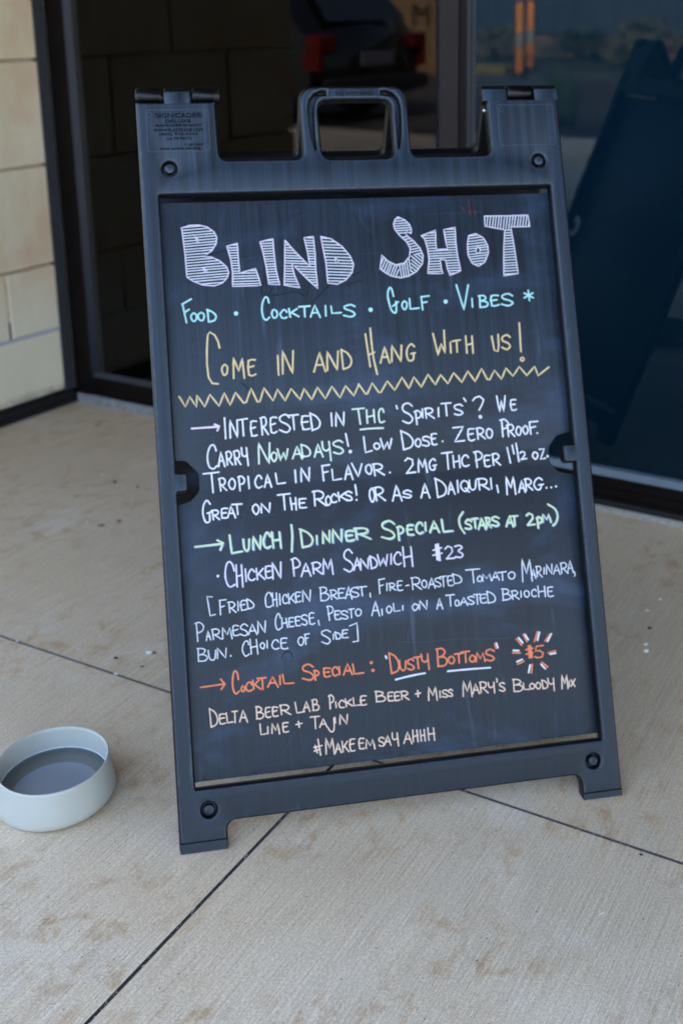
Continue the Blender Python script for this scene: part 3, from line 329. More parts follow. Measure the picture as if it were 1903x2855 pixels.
# ------------------------------------------------------------------ setting: ground, road, kerb, pavement
g = MB_(); g.box(-150, -150, -.40, 150, 150, -.15); g = g.build("ground", plain("ground_soil", lin(92, 96, 74), .95, noise=.3, scale=.6)); tag(g, kind='structure')
rd = MB_(); rd.box(-30, -26, -.16, 30, -6.95, -.13); rd = rd.build("asphalt_lot", plain("asphalt", lin(62, 60, 57), .9, noise=.2, scale=50), mw=MB); tag(rd, kind='structure')
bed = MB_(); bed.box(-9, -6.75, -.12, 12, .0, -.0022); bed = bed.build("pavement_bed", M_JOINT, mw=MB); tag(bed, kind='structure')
kb = MB_(); kb.box(-9, -6.93, -.14, 12, -6.76, .0, .012); kb = kb.build("kerb", plain('street_kerb', lin(96, 94, 88), .9), mw=MB); tag(kb, kind='structure')
pv = empty("pavement", MB); tag(pv, kind='structure')
def slab(poly, mt=None):
    """poly in (s, t); chamfered concrete slab"""
    n = len(poly); P = [Vector((s, -t, 0)) for s, t in poly]; c = sum(P, Vector())/n
    area = sum(P[i].x*P[(i+1) % n].y-P[(i+1) % n].x*P[i].y for i in range(n))
    if area < 0: P = P[::-1]
    def inset(d):
        out = []
        for i in range(n):
            a, b, c2 = P[i-1], P[i], P[(i+1) % n]
            e1 = (b-a).normalized(); e2 = (c2-b).normalized(); n1 = Vector((-e1.y, e1.x, 0)); n2 = Vector((-e2.y, e2.x, 0))
            k = (n1+n2); k = k/max(1e-6, (k.dot(n1))); out.append(b+k*d)
        return out
    v = []; rings = [(0, -.10), (0, -.0022), (.0004, -.0008), (.0011, 0)]
    for d, z in rings: v += [(q.x, q.y, z) for q in inset(d)]
    F = [(k*n+i, k*n+(i+1) % n, (k+1)*n+(i+1) % n, (k+1)*n+i) for k in range(3) for i in range(n)]
    F.append(tuple(range(3*n, 4*n)))
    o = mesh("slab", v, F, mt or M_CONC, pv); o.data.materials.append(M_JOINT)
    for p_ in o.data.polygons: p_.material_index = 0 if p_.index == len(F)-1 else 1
    return o
GA = .0017
tA = lambda s: 1.109            # joint parallel to the glass
sB = lambda t: 1.684+.098*(t-1.155)
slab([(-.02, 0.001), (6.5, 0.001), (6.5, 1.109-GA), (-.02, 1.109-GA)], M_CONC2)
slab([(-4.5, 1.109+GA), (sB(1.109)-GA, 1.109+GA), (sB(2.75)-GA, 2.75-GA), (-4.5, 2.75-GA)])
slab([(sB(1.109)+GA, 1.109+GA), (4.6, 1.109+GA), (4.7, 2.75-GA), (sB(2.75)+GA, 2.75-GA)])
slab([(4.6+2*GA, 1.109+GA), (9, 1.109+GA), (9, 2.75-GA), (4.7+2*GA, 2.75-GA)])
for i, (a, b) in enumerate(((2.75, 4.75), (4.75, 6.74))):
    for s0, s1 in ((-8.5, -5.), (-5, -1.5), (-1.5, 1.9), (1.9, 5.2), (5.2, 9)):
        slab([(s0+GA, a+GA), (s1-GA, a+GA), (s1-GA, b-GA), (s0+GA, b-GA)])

# ------------------------------------------------------------------ stone wing on the left
wing = empty("stone_wing_wall", MB); tag(wing, "tan limestone block wall at the left edge, beside the dark glass entrance", "wall")
w = MB_(); w.box(-4.0, -1.045, 0, -.030, 6.0, 2.998); w.build("wall_core", M_MORTAR, wing)
zs = [.040, .2215, .404, .6738, .9478, 1.222, 1.404, 1.678, 1.952, 2.134, 2.408, 2.682, 2.864]
joints = [[.51, 1.055], [.205, .76, 1.055], [.46, 1.055], [.207, .72, 1.055], [.468, 1.055], [.2, .7, 1.055], [.46, 1.055], [.207, .72, 1.055], [.45, 1.055], [.205, .7, 1.055], [.46, 1.055], [.2, .7, 1.055]]
for i in range(12):
    t0 = .034; z0, z1 = zs[i]+.0035, zs[i+1]-.0035
    for t1 in joints[i]:
        b = MB_(); j = random.uniform(-.0008, .0008); b.box(-.10, -t1+.0035 if t1 < 1 else -t1, z0, -.012+j, -t0, z1, .0028); b.build("stone_block", M_STONE, wing, smooth=30)
        t0 = t1+.0035
    # end face blocks (towards the street)
    s0 = -.104
    while s0 > -3.6:
        L_ = .5 if (i+int(s0*2)) % 2 else .42
        b = MB_(); b.box(s0-L_+.007, -1.056, z0, s0, -1.02, z1, .0028); b.build("stone_block", M_STONE, wing, smooth=30); s0 -= L_
up = MB_(); up.box(-4.0, -1.06, 2.866, -.008, -1.0, 2.998); up.box(-.03, -1.0, 2.866, -.008, 0.0, 2.998); up.build("wall_panel", M_STUCCO, wing)
b = MB_(); b.box(-.0305, -1.03, .2175, -.0128, -.034, .2255); b.build("bed_joint_sealant", M_SEAL2, wing)
b = MB_(); b.box(-.031, -.2098, .2265, -.0132, -.2035, .272); tag(b.build("weep_hole", plain("weep_dirt", lin(62, 48, 32), .95, noise=.4, scale=300), wing), "dark rusty weep slot at the foot of a joint")
b = MB_(); b.box(-.0305, -.2112, .2725, -.0148, -.2035, .400); b.build("vertical_joint_mortar", M_MORTAR, wing)
b = MB_()
prof = [(-.03, .0015), (0, .0015), (.001, .014), (-.003, .018), (-.002, .033), (-.006, .039), (-.03, .0395)]
b.prism(prof, [lambda p: (p[0], -1.05, p[1]), lambda p: (p[0], -.001, p[1])]); b.build("base_trim", M_RUBBER, wing, smooth=30)
b = MB_()
n_ = 40
for i in range(n_):
    z0 = .040+i*(2.86/n_); z1 = z0+2.86/n_; e = .0345+random.uniform(-.0012, .0012)
b.box(-.032, -.0335, .040, -.0095, -.0005, 2.86); b.build("corner_sealant", M_SEAL, wing)

# ------------------------------------------------------------------ glass storefront
sf = empty("storefront", MB); tag(sf, "dark bronze framed storefront with two tall tinted glass panes behind the sign", "storefront")
H = 2.86
def fr(name, x0, x1, z0, z1, y0=0.0, y1=.11, mat=M_BRONZE, b_=.0015):
    q = MB_(); q.box(x0, y0, z0, x1, y1, z1, b_); return q.build(name, mat, sf)
fr("jamb", -.0065, .0586, .026, H)
fr("mullion", 1.190, 1.2405, .0835, H, 0, .11, M_BROWN); fr("mullion", 1.2415, 1.262, .0835, H, .004, .10, M_BRONZE)
fr("mullion", 2.95, 3.02, .0835, H); fr("jamb", 4.7, 4.77, .026, H); fr("head_rail", -.0065, 4.77, H+.001, H+.09)
for x0, x1 in ((.0600, 1.189), (1.263, 4.699)):
    q = MB_(); q.prism([(.0, .0285), (.0, .0350), (.0035, .0358), (.0035, .0378), (.0, .0386), (.0, .0560), (.0025, .0568), (.0025, .0582), (.0, .059), (.0, .0822), (.11, .0822), (.11, .0285)],
        [lambda p, x=x0: (x, p[0], p[1]), lambda p, x=x1: (x, p[0], p[1])]); q.build("sill", M_BRONZE, sf)
q = MB_(); q.box(1.263, -.006, .0135, 4.70, .1, .0275, .002); q.build("sill_flashing", M_RUBBER, sf)
q = MB_(); q.box(.42, -.0012, .0600, .426, .0005, .0815); q.build("sill_seam", M_BEAD, sf)
M_BEADL = plain('sky_glint_bead', lin(104, 116, 122), .35)  # sky reflection on the sloped right-hand bead put into its colour
def bead_h(x0, x1, mt=M_BEAD): q = MB_(); q.prism([(.001, .0830), (.011, .0965), (.030, .0965), (.030, .0830)], [lambda p: (x0, p[0], p[1]), lambda p: (x1, p[0], p[1])]); q.build("glazing_bead", mt, sf)
bead_h(.0600, 1.189, plain("grey_glazing_bead", lin(44, 48, 52), .45)); bead_h(1.263, 2.949, M_BEADL); bead_h(3.021, 4.699)
def bead_v(x0, x1, z0, z1, flip=False):
    q = MB_(); P = [(x0, .001), (x0, .03), (x1, .03), (x1, .011)] if not flip else [(x1, .001), (x1, .03), (x0, .03), (x0, .011)]
    q.prism(P, [lambda p: (p[0], p[1], z0), lambda p: (p[0], p[1], z1)]); q.build("glazing_bead", M_BEAD, sf)
bead_v(.0595, .0800, .0968, H); bead_v(1.178, 1.1890, .0968, H, True); bead_v(1.2625, 1.2700, .0968, H)
q = MB_(); q.box(.0803, .009, .0968, .100, .02, H); q.box(1.2703, .009, .0968, 1.281, .02, H); q.build("gasket", M_RUBBER, sf)
pane_b = MB_(); _a = R(3.0); _t = R(.35)
pane_b.v = [(1.281+k_*math.cos(_a)-0, .0105+k_*math.sin(_a)-(z_-.0966)*math.tan(_t)*1, z_) for k_, z_ in ((0, .0966), (1.66, .0966), (1.66, H), (0, H))]; pane_b.f = [(0, 1, 2, 3)]
pane_b.build("window_pane", M_GL_B, sf)
for nm, x0, x1, mt in (("window_pane", .100, 1.178, M_GL_A), ("window_pane", 3.02, 4.70, M_GL_B)):
    q = MB_(); q.v = [(x0, .0105, .0966), (x1, .0105, .0966), (x1, .0105, H), (x0, .0105, H)]; q.f = [(0, 1, 2, 3)]; q.build(nm, mt, sf)
q = MB_(); q.box(.0, -.005, -.004, 1.235, .1, .0262, .003); q.build("threshold", M_CURB, sf)
q = MB_(); q.box(1.237, -.010, -.004, 4.75, .1, .0128, .003); q.build("threshold", plain("mortar_bead", lin(150, 146, 134), .9, noise=.3, scale=120), sf)
# room behind, upper wall, roof, right-hand wall
bd = empty("building_shell", MB); tag(bd, "tan building wall and roof above and beside the glass front", "building")
q = MB_()
for (x0, y0, z0, x1, y1, z1) in ((-.03, .12, -.02, 4.9, 5.0, .0), (-.03, 5.0, -.02, 4.9, 5.1, 3.2), (-.029, .12, 0, -.01, 5.0, 3.2), (4.88, .12, 0, 4.95, 5.0, 3.2), (-.03, .12, 3.1, 4.9, 5.0, 3.2)): q.box(x0, y0, z0, x1, y1, z1)
q.build("dark_room", M_ROOM, bd)
q = MB_(); q.box(-.007, 0, H+.092, 4.77, .3, 4.9); q.box(4.772, 0, 0, 9.5, .3, 4.9); q.build("upper_wall", M_STUCCO, bd)
q = MB_(); q.box(-3.9, -1.08, 4.902, 9.6, 10, 5.1); q.build("roof", M_ROOF, bd)
q = MB_(); q.box(-4, 9.7, 0, 9.5, 9.9, 4.9); q.build("back_wall", M_STUCCO, bd)

q = MB_(); q.box(-4.2, -3.0, 3.0, 9.6, -.001, 3.02); q.build("soffit", plain("soffit_board", lin(120, 108, 92), .9), bd)
q = MB_(); q.box(-4.2, -3.0, 3.022, 9.6, -.001, 3.30); q.build("canopy", M_BRONZE, bd)
# ------------------------------------------------------------------ across the lot: what the glass mirrors
def shed():
    r = empty("metal_building", MB @ Matrix.Translation((-6, -18.2, -.15))); tag(r, "blue grey building with ribbed metal siding, mirrored in the right pane", "building")
    q = MB_(); x = -16
    while x < 18:
        q.box(x, 0, .42, x+.26, .06, 4.2); q.box(x+.26, -.02, .42, x+.34, .10, 4.2); x += .34
    q.build("siding", plain("blue_grey_siding", lin(50, 58, 70), .5, noise=.15, scale=1), r)
    q = MB_(); q.box(-16, -6, 0, 18, .02, .42); q.build("plinth", plain("brick_plinth", lin(110, 84, 70), .9, noise=.2, scale=8), r)
    q = MB_(); q.box(-16.2, -7, 4.2, 18.2, .3, 4.4); q.build("roof", M_ROOF, r)
shed()
def post(x, y, label):
    r = empty("traffic_post", MB @ Matrix.Translation((x, y, -.13))); tag(r, label, "traffic post", "orange posts across the lot")
    q = MB_(); q.lathe([(.12, 0), (.12, .03), (.05, .06)], 20); q.build("base", M_RUBBER, r)
    q = MB_(); q.lathe([(.042, .06), (.042, .40)], 20); q.build("lower_band", plain("faded_orange_plastic", lin(214, 110, 10), .5), r)
    q = MB_(); q.lathe([(.043, .40), (.043, .58)], 20); q.build("reflective_band", plain("white_band", lin(140, 134, 124), .5), r)
    q = MB_(); q.lathe([(.042, .58), (.042, .94), (.03, .96)], 20); q.build("upper_band", plain("bright_orange_plastic", lin(255, 140, 0), .5), r)
post(-4.08, -14.15, "bright orange traffic post mirrored left in the right pane"); post(-4.32, -15.2, "second dimmer orange traffic post mirrored just right of the first")
q = MB_(); q.box(-5.6, -14.7, -.14, -4.35, -14.3, .0, .02); q = q.build("yellow_kerb", plain("yellow_paint", lin(110, 88, 28), .8), mw=MB); tag(q, kind='structure')
lawn = MB_(); lawn.box(-12, -18.1, -.14, 12, -15.6, -.09); lawn = lawn.build("lawn", plain("lawn_green", lin(40, 44, 34), .95, noise=.4, scale=3), mw=MB); tag(lawn, kind='structure')
leaf_m = [plain("leaf_dark", lin(40, 56, 36), .6), plain("leaf_tan", lin(84, 78, 56), .7)]
def shrub(x, y, h, rw, label, mt):
    r = empty("shrub", MB @ Matrix.Translation((x, y, -.09))); tag(r, label, "shrub")
    q = MB_()
    for _ in range(420):
        a = random.uniform(0, 6.28); rr = rw*math.sqrt(random.random()); z = h*random.random()**.7; k = (1-(z/h)**2*.6)
        p = Vector((rr*math.cos(a)*k, rr*math.sin(a)*k, z)); d = Vector((random.gauss(0, 1), random.gauss(0, 1), random.gauss(.6, .6))).normalized()*random.uniform(.08, .2); s_ = d.cross(Vector((0, .3, 1))).normalized()*.035
        q.add([p-s_, p+d*.5-s_*.2, p+d, p+s_], [(0, 1, 2, 3)])
    q.build("foliage", mt, r)
    q = MB_(); 
    for _ in range(5): a = random.uniform(0, 6.28); q.tube([(0, 0, 0), (rw*.4*math.cos(a), rw*.4*math.sin(a), h*.6)], [.02, .008], 5)
    q.build("stem", plain("bark", lin(80, 66, 50), .9), r)
for i, (x, y, h, rw) in enumerate(((-7.5, -17.0, .5, .8), (-5.6, -17.2, .45, .7), (-4.3, -17.4, .42, .7), (-3.2, -17.1, .62, .7), (-2.0, -17.3, .7, .8), (-3.0, -16.1, .4, .5))):
    shrub(x, y, h, rw, ["low dark shrub farthest left on the lawn across the lot", "rounded tan shrub second from left on the lawn", "tall dark shrub third from left by the siding", "tan grassy shrub fourth from left on the lawn", "large dark shrub at the right end of the lawn", "smallest tan shrub nearest the asphalt edge"][i], leaf_m[i % 2])

mb_ = MB_(); mb_.box(-3.1, -13.2, -.14, 4.5, -7.55, -.07, .03); mb_ = mb_.build("planting_bed", plain("dark_mulch", lin(50, 38, 32), .95, noise=.5, scale=14), mw=MB); tag(mb_, kind='structure')
def grass_clump(x, y, h, label):
    q = MB_()
    for _ in range(150):
        a = random.uniform(0, 6.28); r0 = .09*math.sqrt(random.random()); o = Vector((r0*math.cos(a), r0*math.sin(a), 0)); out = Vector((math.cos(a), math.sin(a), 0))*random.uniform(.05, .34)*h; hh = h*random.uniform(.6, 1)
        sd_ = Vector((-math.sin(a), math.cos(a), 0))*.004; m1 = o+out*.35+Vector((0, 0, hh*.6)); e_ = o+out+Vector((0, 0, hh*.93))
        q.add([o-sd_, o+sd_, m1+sd_, m1-sd_, e_], [(0, 1, 2, 3), (3, 2, 4)])
    q = q.build("grass_clump", random.choice([plain("grass_green", lin(70, 84, 56), .7), plain("grass_straw", lin(130, 116, 84), .8)]), mw=MB @ Matrix.Translation((x, y, -.07))); tag(q, label, "grass")
for gx, gy, gh, gl_ in ((-1.35, -8.2, .55, "ornamental grass clump nearest the mullion in the planting bed"), (-.75, -8.35, .62, "ornamental grass clump second in the planting bed row"), (-.1, -8.1, .5, "ornamental grass clump third in the planting bed row"),
    (-1.9, -9.6, .5, "ornamental grass clump behind the first row, farther left"), (.7, -8.4, .6, "ornamental grass clump at the right end of the front row")): grass_clump(gx, gy, gh, gl_)
def car():
    r = empty("parked_car", MB @ Matrix.Translation((-4.60, -8.6, -.13)) @ Matrix.Rotation(R(-87), 4, 'Z')); tag(r, "dark parked car with red tail lights, mirrored in the left pane", "car")
    # local: rear face at y=0 looking +y, car runs to -y; width x in [-.88,.88]
    pm = plain("black_car_paint", lin(14, 12, 14), .12, 0, .6); gm = plain("car_glass", lin(20, 26, 30), .02, 0, 1.0); cr = plain("chrome", lin(200, 200, 205), .15, 1); rl = plain("red_lamp", lin(84, 6, 4), .4, 0, .3)
    side = [(.0, .28), (.02, .55), (-.03, .86), (-.10, .94), (-.46, 1.38), (-1.0, 1.46), (-2.2, 1.44), (-2.95, 1.02), (-4.0, .90), (-4.25, .70), (-4.28, .30)]
    xs = [-.90, -.88, -.72, 0, .72, .88, .90]; v = []; F = []
    for x in xs:
        a = abs(x)
        for y, z in side:
            k = 0 if a < .1 else (.05 if a < .8 else .14); tz = z-(.0 if a < .1 else .015 if a < .8 else .05 if z > .9 else .0)
            nar = 1-.16*max(0, (z-.95)/.5); v.append((x*nar, y-k if y > -2 else y+k, tz))
    n = len(side)
    for i in range(len(xs)-1):
        for j in range(n-1): F.append((i*n+j, i*n+j+1, (i+1)*n+j+1, (i+1)*n+j))
    F.append(tuple(range(n))); F.append(tuple(range((len(xs)-1)*n, len(xs)*n))[::-1]); F.append(tuple([i*n for i in range(len(xs))]+[i*n+n-1 for i in range(len(xs))][::-1]))
    mesh("body", v, F, pm, r, smooth=35)
    q = MB_(); q.v = [(-.66, -.125, .965), (.66, -.125, .965), (.56, -.465, 1.375), (-.56, -.465, 1.375)]; q.f = [(0, 1, 2, 3)]
    q.v = [(x, y+.02, z+.02) for x, y, z in q.v]; q.build("rear_window", gm, r)
    for sx in (-1, 1):
        q = MB_(); q.box(min(sx*.90, sx*.62), -.20, .70, max(sx*.90, sx*.62), -.005, .86, .02); q.box(min(sx*.905, sx*.80), -.22, .52, max(sx*.905, sx*.80), -.012, .70, .02); q.build("tail_light", rl, r)
        q = MB_(); q.v = [(sx*.86, -.6, .98), (sx*.86, -2.6, 1.0), (sx*.80, -2.1, 1.34), (sx*.80, -.85, 1.34)]; q.f = [(0, 1, 2, 3)]; q.build("side_window", gm, r)
        q = MB_(); q.box(min(sx*.7, sx*.5), -.005, .33, max(sx*.7, sx*.5), .03, .43, .01); q.build("exhaust_trim", cr, r)
        for y in (-.85, -3.45):
            o = MB_(); o.lathe([(.2, -.10), (.31, -.10), (.33, -.07), (.33, .07), (.31, .10), (.2, .10)], 28); wh = o.build("wheel", M_RUBBER, r, Matrix.Translation((sx*.80, y, .33)) @ Matrix.Rotation(R(90), 4, 'Y'), smooth=40)
            o = MB_(); o.lathe([(.03, sx*.115), (.20, sx*.09), (.205, sx*.06)], 20); o.build("rim", cr, wh, smooth=40)
    q = MB_(); q.box(-.26, -.003, .56, .26, .026, .69, .006); q.build("number_plate", plain("plate_white", lin(90, 92, 104), .4), r)
    q = MB_(); q.box(-.86, -.02, .30, .86, .05, .46, .02); q.build("bumper", plain("bumper_plastic", lin(30, 30, 32), .5), r)
car()
def monument():
    r = empty("monument_sign", MB @ Matrix.Translation((-8.05, -15.35, -.13))); tag(r, "tan sign wall with a large dark letter M, mirrored beside the mullion", "sign")
    q = MB_(); q.box(-3.4, -.25, 0, 0.30, 0, 1.9, .02); q.build("sign_wall", plain("tan_sign_wall", lin(112, 90, 66), .8, noise=.15, scale=5), r)
    q = MB_()
    t = bpy.data.curves.new("t", 'FONT'); t.body = "M"; t.size = .46; t.extrude = .01
    o = bpy.data.objects.new("t", t); me = bpy.data.meshes.new_from_object(o); bpy.data.objects.remove(o)
    me.materials.append(M_DARKP); link("letter", me, r, Matrix.Translation((.06, .012, .76)) @ Matrix.Rotation(R(180), 4, 'Z') @ Matrix.Rotation(R(90), 4, 'X'))
monument()

# ------------------------------------------------------------------ the sandwich board
PSI, TAU = 0.23478331, 0.40997249
O = Vector((-0.39275938, 1.51048954, 0))
rt = Vector((math.cos(PSI), math.sin(PSI), 0)); bk = Vector((-math.sin(PSI), math.cos(PSI), 0)); Z = Vector((0, 0, 1))
upv = math.cos(TAU)*Z+math.sin(TAU)*bk; nb = math.cos(TAU)*bk-math.sin(TAU)*Z
def basis(a, b, c, o): 
    q = Matrix.Identity(4)
    for i in range(3): q[i][0] = a[i]; q[i][1] = b[i]; q[i][2] = c[i]; q[i][3] = o[i]
    return q
W, T, VAX, RK = .635, .023, 1.0722, .0123     # panel width, thickness, hinge axis height, knuckle radius
DAX = .0166
MF = basis(rt, nb, upv, O)
hinge_mid = MF @ Vector((W/2, DAX, VAX))
root_loc = Vector((hinge_mid.x, hinge_mid.y, 0))
root = empty("sandwich_board", Matrix.Translation(root_loc)); tag(root, "black plastic A-frame sandwich board covered in colourful chalk-marker lettering, standing on the pavement", "sandwich board")
RM = Matrix.Translation(-root_loc)
# rear panel: the front one turned 180 degrees about the vertical through the hinge
MR_ = Matrix.Translation(hinge_mid) @ Matrix.Rotation(math.pi, 4, 'Z') @ Matrix.Translation(-hinge_mid) @ MF

def fillet(pts):
    """pts: (x, y, r)"""
    out = []; n = len(pts)
    for i in range(n):
        a = Vector(pts[i-1][:2]); b = Vector(pts[i][:2]); c = Vector(pts[(i+1) % n][:2]); r = pts[i][2]
        if r <= 0: out.append((b.x, b.y)); continue
        e1 = (a-b).normalized(); e2 = (c-b).normalized(); ang = e1.angle(e2); d = r/math.tan(ang/2)
        p1 = b+e1*d; p2 = b+e2*d; cen = b+(e1+e2).normalized()*(r/math.sin(ang/2))
        a1 = math.atan2(p1.y-cen.y, p1.x-cen.x); a2 = math.atan2(p2.y-cen.y, p2.x-cen.x); da = (a2-a1+math.pi) % (2*math.pi)-math.pi
        k = max(3, int(abs(da)/.2)+1)
        for q in range(k+1): w_ = a1+da*q/k; out.append((cen.x+r*math.cos(w_), cen.y+r*math.sin(w_)))
    return out
def circle(cx, cy, r, n=24): return [(cx+r*math.cos(2*math.pi*k/n), cy+r*math.sin(2*math.pi*k/n)) for k in range(n)]
def in_poly(p, L):
    x, y = p; c = False
    for i in range(len(L)):
        (x1, y1), (x2, y2) = L[i], L[i-1]
        if (y1 > y) != (y2 > y) and x < (x2-x1)*(y-y1)/(y2-y1)+x1: c = not c
    return c
def plate(outer, holes, y0, y1, bf, bb):
    """plate in the u-v plane with rounded rims; returns verts, faces; y0 front, y1 back"""
    V = []; F = []
    area = lambda L: sum(L[i-1][0]*L[i][1]-L[i][0]*L[i-1][1] for i in range(len(L)))
    loops = [outer if area(outer) > 0 else outer[::-1]]+[h if area(h) < 0 else h[::-1] for h in holes]
    caps = {0: [], 1: []}
    for L in loops:
        n = len(L)
        def ins(d):
            o = []
            for i in range(n):
                a, b, c = Vector(L[i-1]), Vector(L[i]), Vector(L[(i+1) % n]); e1 = (b-a).normalized(); e2 = (c-b).normalized()
                n1 = Vector((-e1.y, e1.x)); n2 = Vector((-e2.y, e2.x)); k = n1+n2
                k = k/max(.35, k.dot(n1)); o.append(b+k*d)
            return o
        prof = [(bf*(1-math.sin(w_)), y0+bf*(1-math.cos(w_))) for w_ in (0, R(30), R(60), R(90))]
        prof += [(bb*(1-math.cos(w_)), y1-bb*(1-math.sin(w_))) for w_ in (0, R(45), R(90))] if bb > 0 else [(0, y1)]
        start = len(V)
        for d, y in prof: V += [(q.x, y, q.y) for q in ins(d)]
        m_ = len(prof)
        for k in range(m_-1):
            for i in range(n): F.append((start+k*n+i, start+(k+1)*n+i, start+(k+1)*n+(i+1) % n, start+k*n+(i+1) % n))
        caps[0].append([start+i for i in range(n)]); caps[1].append([start+(m_-1)*n+i for i in range(n)])
    for side in (0, 1):
        idx = [i for lp in caps[side] for i in lp]
        P2 = [Vector((V[i][0], V[i][2])) for i in idx]; ed = []; o_ = 0
        for lp in caps[side]: ed += [(o_+i, o_+(i+1) % len(lp)) for i in range(len(lp))]; o_ += len(lp)
        vv, ee, ff_, ov, oe, of = geometry.delaunay_2d_cdt(P2, ed, [], 0, 1e-7)
        LP = [[(V[i][0], V[i][2]) for i in lp] for lp in caps[side]]
        for t_ in ff_:
            cx_ = sum(vv[i].x for i in t_)/3; cy_ = sum(vv[i].y for i in t_)/3
            if not in_poly((cx_, cy_), LP[0]) or any(in_poly((cx_, cy_), L_) for L_ in LP[1:]): continue
            for i in t_:
                if not ov[i]: V.append((vv[i].x, V[idx[0]][1], vv[i].y)); idx.append(len(V)-1); ov[i].append(len(idx)-1)
            a, b, c = (idx[ov[i][0]] for i in t_); pa, pb, pc = V[a], V[b], V[c]
            cr_ = (pb[0]-pa[0])*(pc[2]-pa[2])-(pb[2]-pa[2])*(pc[0]-pa[0])
            if abs(cr_) < 1e-12: continue
            if (cr_ > 0) == (side == 0): F.append((a, b, c))
            else: F.append((a, c, b))
    return V, F
OUTER = fillet([(0, 0, .004), (.0655, 0, .006), (.0655, .038, .013), (.5695, .038, .013), (.5695+.0, .0385, 0)] if False else
    [(0, 0, .005), (.0660, 0, .006), (.0645, .0375, .013), (.5745, .0375, .013), (.5745, 0, .006), (.635, 0, .005), (.635, 1.0590, .002), (.5213, 1.0590, .002), (.5213, .9705, .012),
     (.3985, .9705, .011), (.3975, 1.0795, .021), (.2365, 1.0795, .021), (.2355, .9705, .011), (.1140, .9705, .012), (.1138, 1.0590, .002), (0, 1.0590, .002)])
OPEN = fillet([(.0257, .0846, .0015), (.6107, .0846, .0015), (.6107, .4935, .001), (.5925, .4935, .006), (.5925, .5215, .004), (.6107, .5215, .001), (.6107, .9206, .0015),
               (.0257, .9206, .0015), (.0257, .5205, .001), (.0412, .5205, .005), (.0412, .4920, .006), (.0257, .4920, .001)])
HOLE = fillet([(.2640, .9690, .013), (.3715, .9690, .013), (.3735, 1.0600, .013), (.2620, 1.0600, .013)])
def slot(mir):
    c = [(.2760, 1.0685, .0040), (.2700, 1.0685, .0046), (.2610, 1.0655, .0044), (.2545, 1.0575, .0040), (.2520, 1.046, .0034), (.2520, 1.025, .0026), (.2528, 1.003, .0016), (.2552, .984, .0006)]
    L1 = []; L2 = []
    for i, (x, y, r) in enumerate(c):
        a = Vector(c[max(0, i-1)][:2]); b = Vector(c[min(len(c)-1, i+1)][:2]); d = (b-a).normalized(); n_ = Vector((-d.y, d.x)); p = Vector((x, y))
        L1.append(p+n_*r); L2.append(p-n_*r)
    L = [(q.x, q.y) for q in L1+L2[::-1]]
    return [(W-x, y) for x, y in L] if mir else L
KNOBS = [(.0422, .9593), (.5955, .9600), (.0422, .0552), (.5950, .0548)]
def text_mesh(body, size, w=None, ext=.0004, shear=0):
    t = bpy.data.curves.new("t", 'FONT'); t.body = body; t.size = 1; t.extrude = 0; t.shear = shear; t.align_x = 'CENTER'
    o = bpy.data.objects.new("t", t); me = bpy.data.meshes.new_from_object(o); bpy.data.objects.remove(o)
    co = np.array([v.co[:] for v in me.vertices]); hgt = co[:, 1].max()-co[:, 1].min(); wid = co[:, 0].max()-co[:, 0].min()
    sy = size/hgt; sx = w/wid if w else sy; V = [(x*sx, 0, (y-co[:, 1].min())*sy) for x, y, z in co]
    F = [tuple(p.vertices) for p in me.polygons]; bpy.data.meshes.remove(me); return V, F
FR_MESH = None
def frame(mw, name, front):
    global FR_MESH
    if FR_MESH is None:
        q = MB_(); v, f = plate(OUTER, [OPEN, HOLE, slot(0), slot(1)]+[circle(x, y, .0101) for x, y in KNOBS], 0, T, .0046, .003); q.add(v, f)
        # floors behind knob rings and handle grooves
        for x, y in KNOBS: v, f = plate(circle(x, y, .0125), [], .0105, .014, .0002, 0); q.add(v, f)
        for mir in (0, 1):
            L = slot(mir); v, f = plate(fillet([(.2445, .975, .003), (.2600, .975, .003), (.2600, 1.052, .006), (.2775, 1.0625, .001), (.2775, 1.0755, .001), (.2560, 1.0755, .012), (.2445, 1.060, .006)]) if not mir else
                 fillet([(W-x, y, r) for x, y, r in [(.2445, .975, .003), (.2600, .975, .003), (.2600, 1.052, .006), (.2775, 1.0625, .001), (.2775, 1.0755, .001), (.2560, 1.0755, .012), (.2445, 1.060, .006)]][::-1]), [], .0120, .0150, .0002, 0); q.add(v, f)
        # outer shoulders that curl over the hinge: left tab has one in the middle, right tab two at the sides
        def tongue(x0, x1):
            prof = [(.0002, 1.0560), (.0002, VAX-.006), (.0012, VAX+.002)]
            for k in range(0, 13): a = R(160-k*18); prof.append((DAX+RK*math.cos(a), VAX+RK*math.sin(a)))
            prof += [(DAX+.004, 1.0560)]
            q.prism(prof, [lambda p: (x0, p[0]+.0008, p[1]-.002), lambda p: (x0+.0015, p[0], p[1]), lambda p: (x1-.0015, p[0], p[1]), lambda p: (x1, p[0]+.0008, p[1]-.002)])
        tongue(.0402, .0775); tongue(.5153, .5540); tongue(.5982, .6350)
        FR_MESH = (q.v, q.f)
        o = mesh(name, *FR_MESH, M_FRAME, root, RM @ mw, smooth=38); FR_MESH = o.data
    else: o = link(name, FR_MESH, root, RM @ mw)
    return o
ff = frame(MF, "front_frame", True); tag(ff, "scuffed front frame with carrying handle")
rf = frame(MR_, "rear_frame", False)
for frm, mw in ((ff, MF), (rf, MR_)):
    for x, y in KNOBS:
        q = MB_(); q.lathe([(.0076, -.0108), (.0076, -.0022), (.0070, -.0008), (.0060, -.0001), (.001, .0002)], 24); q.v = [(a_+x, -c_, b_+y) for a_, b_, c_ in q.v]; q.build("knob", M_FRAME, frm, smooth=50)
